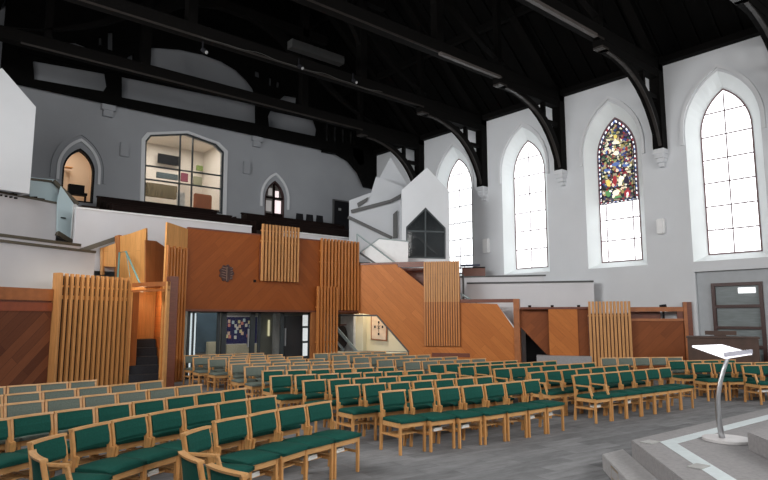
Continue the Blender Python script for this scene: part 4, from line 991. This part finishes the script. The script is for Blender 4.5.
# ------------------------------------------------ chairs
CW = .44
def bent(x0, x1, pts, th):
    """side profile polyline (y, z) thickened to th, between x0 and x1"""
    o, i_ = [], []
    n = len(pts)
    for k, p in enumerate(pts):
        a, b_ = pts[max(0, k-1)], pts[min(n-1, k+1)]
        d = Vector((b_[0]-a[0], b_[1]-a[1])).normalized(); nn = Vector((-d.y, d.x))*th/2
        o.append((p[0]+nn.x, p[1]+nn.y)); i_.append((p[0]-nn.x, p[1]-nn.y))
    return MB().plate(o+i_[::-1], (), x0, x1, f=lambda u, y, z: (y, u, z))
def cushion(x0, x1, y0, y1, z0, z1, seg=4, dome=.012):
    mb = MB(); mb.box(x0, x1, y0, y1, z0, z1); bm = mb.bm
    bmesh.ops.subdivide_edges(bm, edges=bm.edges[:], cuts=seg, use_grid_fill=True)
    for v in bm.verts:
        a = (v.co.x-x0)/(x1-x0); b_ = (v.co.y-y0)/(y1-y0)
        if v.co.z > (z0+z1)/2: v.co.z += dome*16*a*(1-a)*b_*(1-b_)-.01*(abs(2*a-1)**6+abs(2*b_-1)**6)
    return mb.build(smooth=True)
def backpad():
    mb = MB(); n = 6; R_ = []
    for i in range(n+1):
        x = -CW/2+.035+(CW-.07)*i/n; cy = .022*(1-(2*i/n-1)**2)
        R_.append([mb.bm.verts.new(p) for p in [(x, .205+cy, .59), (x, .187+cy, .62), (x, .198+cy, .70), (x, .225+cy, .785), (x, .26+cy, .785), (x, .245+cy, .68), (x, .235+cy, .59)]])
    for a, b_ in zip(R_, R_[1:]):
        for k in range(7): mb.bm.faces.new([a[k], b[k], b[(k+1) % 7], a[(k+1) % 7]]) if False else mb.bm.faces.new([a[k], b_[k], b_[(k+1) % 7], a[(k+1) % 7]])
    mb.bm.faces.new(R_[0]); mb.bm.faces.new(R_[-1][::-1])
    return mb.build(smooth=False)
def toprail():
    mb = MB(); n = 6; R_ = []
    for i in range(n+1):
        x = -CW/2+CW*i/n; cy = .022*(1-(2*i/n-1)**2)
        R_.append([mb.bm.verts.new(p) for p in [(x, .215+cy, .785), (x, .27+cy, .785), (x, .275+cy, .803), (x, .22+cy, .808)]])
    for a, b_ in zip(R_, R_[1:]):
        for k in range(4): mb.bm.faces.new([a[k], b_[k], b_[(k+1) % 4], a[(k+1) % 4]])
    mb.bm.faces.new(R_[0]); mb.bm.faces.new(R_[-1][::-1]); return mb.build()
hw = CW/2
parts = {}
post = [(.20, .36), (.205, .50), (.215, .62), (.25, .787)]
parts['back_post'] = [bent(s_*(hw-.032) if s_ > 0 else -hw, s_*hw if s_ > 0 else -hw+.032, post, .04).build(.004) for s_ in (-1, 1)]
parts['leg'] = []
for s_ in (-1, 1):
    x0, x1 = (hw-.034, hw) if s_ > 0 else (-hw, -hw+.034)
    parts['leg'].append(MB().box(x0+.0*s_, x1, -.235, -.197, 0, .425).build(.004))
    x0, x1 = (hw-.036-.034, hw-.036) if s_ > 0 else (-hw+.036, -hw+.07)
    parts['leg'].append(bent(hw-.034 if s_ > 0 else -hw, hw if s_ > 0 else -hw+.034, [(.235, 0), (.215, .2), (.20, .36), (.165, .56)], .042).build(.004))
parts['stretcher'] = [MB().box(x0, x1, -.2, .205, .225, .255).build(.003) for x0, x1 in ((-hw+.006, -hw+.028), (hw-.028, hw-.006))]
parts['seat_frame'] = [MB().box(-hw+.03, hw-.03, -.23, -.207, .355, .42).box(-hw+.03, hw-.03, .17, .19, .355, .42).box(-hw+.004, -hw+.03, -.205, .19, .355, .415).box(hw-.03, hw-.004, -.205, .19, .355, .415).build()]
sh = MB()
for q_ in range(4): sh.box(-hw+.03, hw-.03, -.08+q_*.07, -.055+q_*.07, .235, .25)
parts['book_rack'] = [sh.build()]
parts['top_rail'] = [toprail()]
arm = []
for s_ in (-1,):
    x0, x1 = (hw-.045, hw+.005) if s_ > 0 else (-hw-.005, -hw+.045)
    mb = MB().plate([(x0-.012, -.12), (x1, -.12), (x1-.008, .21), (x0, .21)], (), .615, .64, f=lambda u, y, z: (u, z, y))
    mb.bar(((x0+x1)/2, -.10, .62), ((x0+x1)/2, -.17, .42), .036, .036); arm.append(mb.build(.004))
parts['armrest'] = arm
pads = {}
for c_ in ('green', 'grey'):
    pads[c_] = (cushion(-hw+.004, hw-.004, -.262, .19, .42, .475), backpad())
    for me in pads[c_]: me.materials.append(M[c_])
for k, l in parts.items():
    for me in l: me.materials.append(M['oak_rail' if k in ('top_rail', 'seat_frame', 'armrest', 'book_rack') else 'oak']); me.name = k
ORD = ['', 'first', 'second', 'third', 'fourth', 'fifth', 'sixth', 'seventh', 'eighth', 'ninth', 'tenth', 'eleventh', 'twelfth']
chairs = []
def chair(x, y, rot, col, label, group, arms=False, sx_=1):
    t = thing('upholstered_chair' if not arms else 'upholstered_armchair', label, 'armchair' if arms else 'chair', (x, y, 0), rot, group)
    def ad(n_, me): o = bpy.data.objects.new(n_, me); C.objects.link(o); o.parent = t
    ad('seat', pads[col][0]); ad('backrest', pads[col][1])
    for k, l in parts.items():
        if k == 'armrest' and not arms: continue
        for me in l: ad(k, me)
    t.scale.x = sx_; chairs.append(t); return t
def row(block, r, pts, n, col, arms=(), start=1):
    yf = .3 if block == 'middle' else 1
    L_ = [0]
    for a, b_ in zip(pts, pts[1:]): L_.append(L_[-1]+math.dist(a, b_))
    def at_(s):
        for k in range(len(pts)-1):
            if s <= L_[k+1]+1e-9:
                f = (s-L_[k])/(L_[k+1]-L_[k]); return Vector((pts[k][0]+(pts[k+1][0]-pts[k][0])*f, pts[k][1]+(pts[k+1][1]-pts[k][1])*f))
        return Vector(pts[-1])
    out = []
    for i in range(n):
        a, b_ = at_(L_[-1]*i/n), at_(L_[-1]*(i+1)/n); d = (b_-a).normalized(); m_ = (a+b_)/2; f = Vector((d.y*yf, -d.x)).normalized()
        p = m_+f*.25; arm_ = i in arms
        lab = 'oak %s with %s pads, %s from left in %s row of %s block' % ('armchair' if arm_ else 'chair', col, ORD[i+start], ORD[r], block)
        jit = random.uniform(-.02, .02)
        out.append(chair(p.x, p.y, math.atan2(d.y, d.x)*yf+jit, col, lab, '%s chairs of the %s block' % (col, block), arm_, max(.96, min(1.12, (b_-a).length/.452))))
    return out
rowA0 = row('left', 1, [(2.82, 6.00), (3.30, 6.14), (3.78, 6.31), (4.21, 6.40), (4.66, 6.50)], 4, 'green', start=4)
def single(a, b_, col, label, group, arms=False):
    a, b_ = Vector(a), Vector(b_); d = (b_-a).normalized(); p = (a+b_)/2+Vector((d.y, -d.x))*.25
    return chair(p.x, p.y, math.atan2(d.y, d.x), col, label, group, arms)
GL = 'green chairs of the left block'
single((2.30, 5.53), (2.70, 5.80), 'green', 'oak armchair with green pads at the turn of the front left row', GL, True)
s1_ = single((1.99, 4.40), (2.02, 4.86), 'green', 'green chair with its teal back to the camera, behind the lower front left armchair', GL)
s2_ = single((2.06, 3.85), (2.0, 4.31), 'green', 'nearest chair with its back to the camera at the bottom edge', GL)
single((1.15, 5.98), (1.53, 6.30), 'green', 'oak armchair with green pads at the turn of the second left row', GL, True)
single((1.12, 5.2), (1.13, 5.66), 'green', 'green chair seen from behind at the lower left edge', GL)
rowA1 = row('left', 2, [(1.59, 6.44), (2.05, 6.71), (2.61, 6.98), (3.05, 7.14), (3.50, 7.25), (4.01, 7.38), (4.42, 7.47)], 6, 'green', start=3)
row('left', 3, [(.86, 7.40), (1.33, 7.65), (1.79, 7.80), (2.24, 7.90), (3.4, 8.2), (4.52, 8.51)], 8, 'green')
row('left', 4, [(.95, 8.68), (1.38, 8.83), (1.99, 8.97), (2.88, 9.15), (4.24, 9.46)], 7, 'grey')
row('left', 5, [(1.1, 9.8), (1.55, 9.92), (2.19, 10.06), (3.10, 10.22), (4.00, 10.48)], 6, 'grey')
row('left', 6, [(1.35, 11.05), (1.81, 11.12), (3.16, 11.26)], 4, 'grey')
rowC0 = row('middle', 1, [(5.75, 6.88), (6.20, 6.74), (6.62, 6.63), (7.08, 6.55), (7.54, 6.49), (8.05, 6.46), (8.53, 6.44), (9.02, 6.43)], 7, 'green')
rowC1 = row('middle', 2, [(5.73, 7.91), (6.8, 7.62), (8.88, 7.33)], 7, 'green')
row('middle', 3, [(5.75, 8.90), (7.2, 8.5), (8.90, 8.24)], 7, 'green')
row('middle', 4, [(5.76, 10.0), (7.2, 9.5), (8.80, 9.04)], 7, 'green')
row('middle', 5, [(6.2, 11.08), (7.5, 10.53), (8.92, 10.05)], 6, 'green')
row('middle', 6, [(6.42, 12.25), (9.22, 11.26)], 6, 'grey')
GX = 'grey'
row('middle', 7, [(6.55, 13.15), (9.3, 12.2)], 6, GX)
row('middle', 8, [(6.95, 14.08), (9.35, 13.3)], 5, GX)
row('middle', 9, [(6.88, 15.09), (9.4, 14.4)], 5, GX)
row('middle', 10, [(6.85, 15.97), (9.4, 15.5)], 5, GX)
row('middle', 11, [(7.0, 16.9), (9.4, 16.6)], 5, GX)
rowD0 = row('right', 1, [(10.05, 6.44), (13.30, 6.13)], 7, 'green', arms=(0, 1))
row('right', 2, [(9.92, 7.31), (13.35, 7.09)], 7, 'green', arms=(0, 1))
row('right', 3, [(10.07, 8.31), (13.40, 7.95)], 7, 'green', arms=(0,))
row('right', 4, [(9.89, 9.12), (13.24, 8.92)], 7, 'green', arms=(0, 1))
row('right', 5, [(9.83, 9.98), (12.60, 9.62)], 6, 'green', arms=(0, 1))
row('right', 6, [(10.01, 11.02), (12.56, 10.60)], 5, GX)
row('right', 7, [(9.97, 11.98), (12.58, 11.60)], 5, GX)
row('right', 8, [(10.1, 13.1), (12.6, 12.7)], 5, GX)
row('right', 9, [(10.2, 14.2), (12.7, 13.8)], 5, GX)
row('right', 10, [(10.3, 15.3), (12.8, 14.9)], 5, GX)
rowE0 = row('far right', 1, [(15.06, 5.34), (16.3, 4.65)], 3, 'green', arms=(0,))
row('far right', 2, [(14.80, 6.33), (16.7, 5.22)], 4, 'green')
row('far right', 3, [(15.2, 7.05), (17.0, 6.15)], 4, 'green')
row('far right', 4, [(15.0, 8.75), (17.05, 7.50)], 5, GX)
# books left on the racks below seats
for ch, side in ((rowA0[3], 0), (rowA0[2], 0), (rowA0[0], 0), (rowA1[1], 0), (rowC0[1], 0), (rowC0[2], 0), (rowC0[5], 0), (rowC0[6], 0), (rowD0[0], 0), (rowD0[2], 0), (rowE0[0], 0), (s1_, 0)):
    o = tag(link('hymn_book', MB().box(-.1, .08, -.12, .0, .252, .278).box(-.07, .09, -.11, .01, .279, .296).build(.003), 'paper', None, tuple(ch.location), ch.rotation_euler[2]+.12),
            ('white books on the rack under the ' + ch['label'].replace('oak ', '').replace(' with green pads', ''))[:140], 'book', 'books under the chairs')
    w_ = o['label'].split()
    if len(w_) > 16: o['label'] = ' '.join(w_[:16])

# ------------------------------------------------ light
def area(name, loc, tgt, sx_, sy_, pw, col=(1, 1, 1), spread=None):
    l = bpy.data.lights.new(name, 'AREA'); l.shape = 'RECTANGLE'; l.size = sx_; l.size_y = sy_; l.energy = pw; l.color = col
    if spread: l.spread = spread
    o = bpy.data.objects.new(name, l); C.objects.link(o); o.location = loc
    o.rotation_euler = (Vector(tgt)-Vector(loc)).to_track_quat('-Z', 'Y').to_euler(); return o
for y in (-3.5, 0.6, 7.2, 11.0, 14.7): area('window_fill_light', (XL+.1, y, 6.4), (XL+5, y, 5.6), 1.9, 5.2, 430, (1, .985, .96))
for x in (5, 10, 15): area('window_fill_light', (x, YF+.1, 6), (x, YF+5, 5.2), 2.2, 5.5, 640, (1, .985, .96))
area('office_light', (10, 26.2, 9.9), (10, 26.2, 5), 3, 2, 150, (1, .95, .88))
area('landing_light', (5.8, 25.8, 8.8), (5.8, 25.8, 6), 1, 1, 24, (1, .9, .8))
area('foyer_light', (9, 19.8, 2.4), (9, 19.8, 0), 3, 1.5, 26, (1, .97, .92))
a = at_d(372, 23.0); area('cream_light', (a[0], a[1], 2.75), (a[0], a[1], 0), .3, .3, 24, (1, .93, .75))
w = bpy.data.worlds.new('world'); bpy.context.scene.world = w; w.use_nodes = True
w.node_tree.nodes['Background'].inputs[0].default_value = (.7, .8, .9, 1); w.node_tree.nodes['Background'].inputs[1].default_value = .4
sc = bpy.context.scene
sc.view_settings.view_transform = 'Standard'; sc.view_settings.look = 'None'; sc.view_settings.exposure = 0
sc.cycles.max_bounces = 6; sc.cycles.diffuse_bounces = 4; sc.cycles.transparent_max_bounces = 8

l = bpy.data.lights.new('stair_light', 'POINT'); l.energy = 20; l.color = (1, .8, .55); l.shadow_soft_size = .15
o = bpy.data.objects.new('stair_light', l); C.objects.link(o); o.location = (sx-.35, sy+1.3, 2.4)

a, b_ = LF.w(uA, -.9), LF.w(uB, -.9)
area('screen_fill_light', ((a[0]+b_[0])/2, (a[1]+b_[1])/2, 4.6), ((LF.w(uA)[0]+LF.w(uB)[0])/2, (LF.w(uA)[1]+LF.w(uB)[1])/2, 2.9), 2.6, .3, 15, (1, .88, .7), math.radians(70)).rotation_euler.rotate_axis('Z', 0)  # added strip lamp, standing in for sunlight on the slat tops

for y in (13.0, 17.0): area('window_fill_light', (XL+.1, y, 7.2), (20, y+1.8, 5.2), 1.9, 4.2, 140, (.97, .99, 1), 1.25)  # added unseen lamps that brighten the far end of the window wall
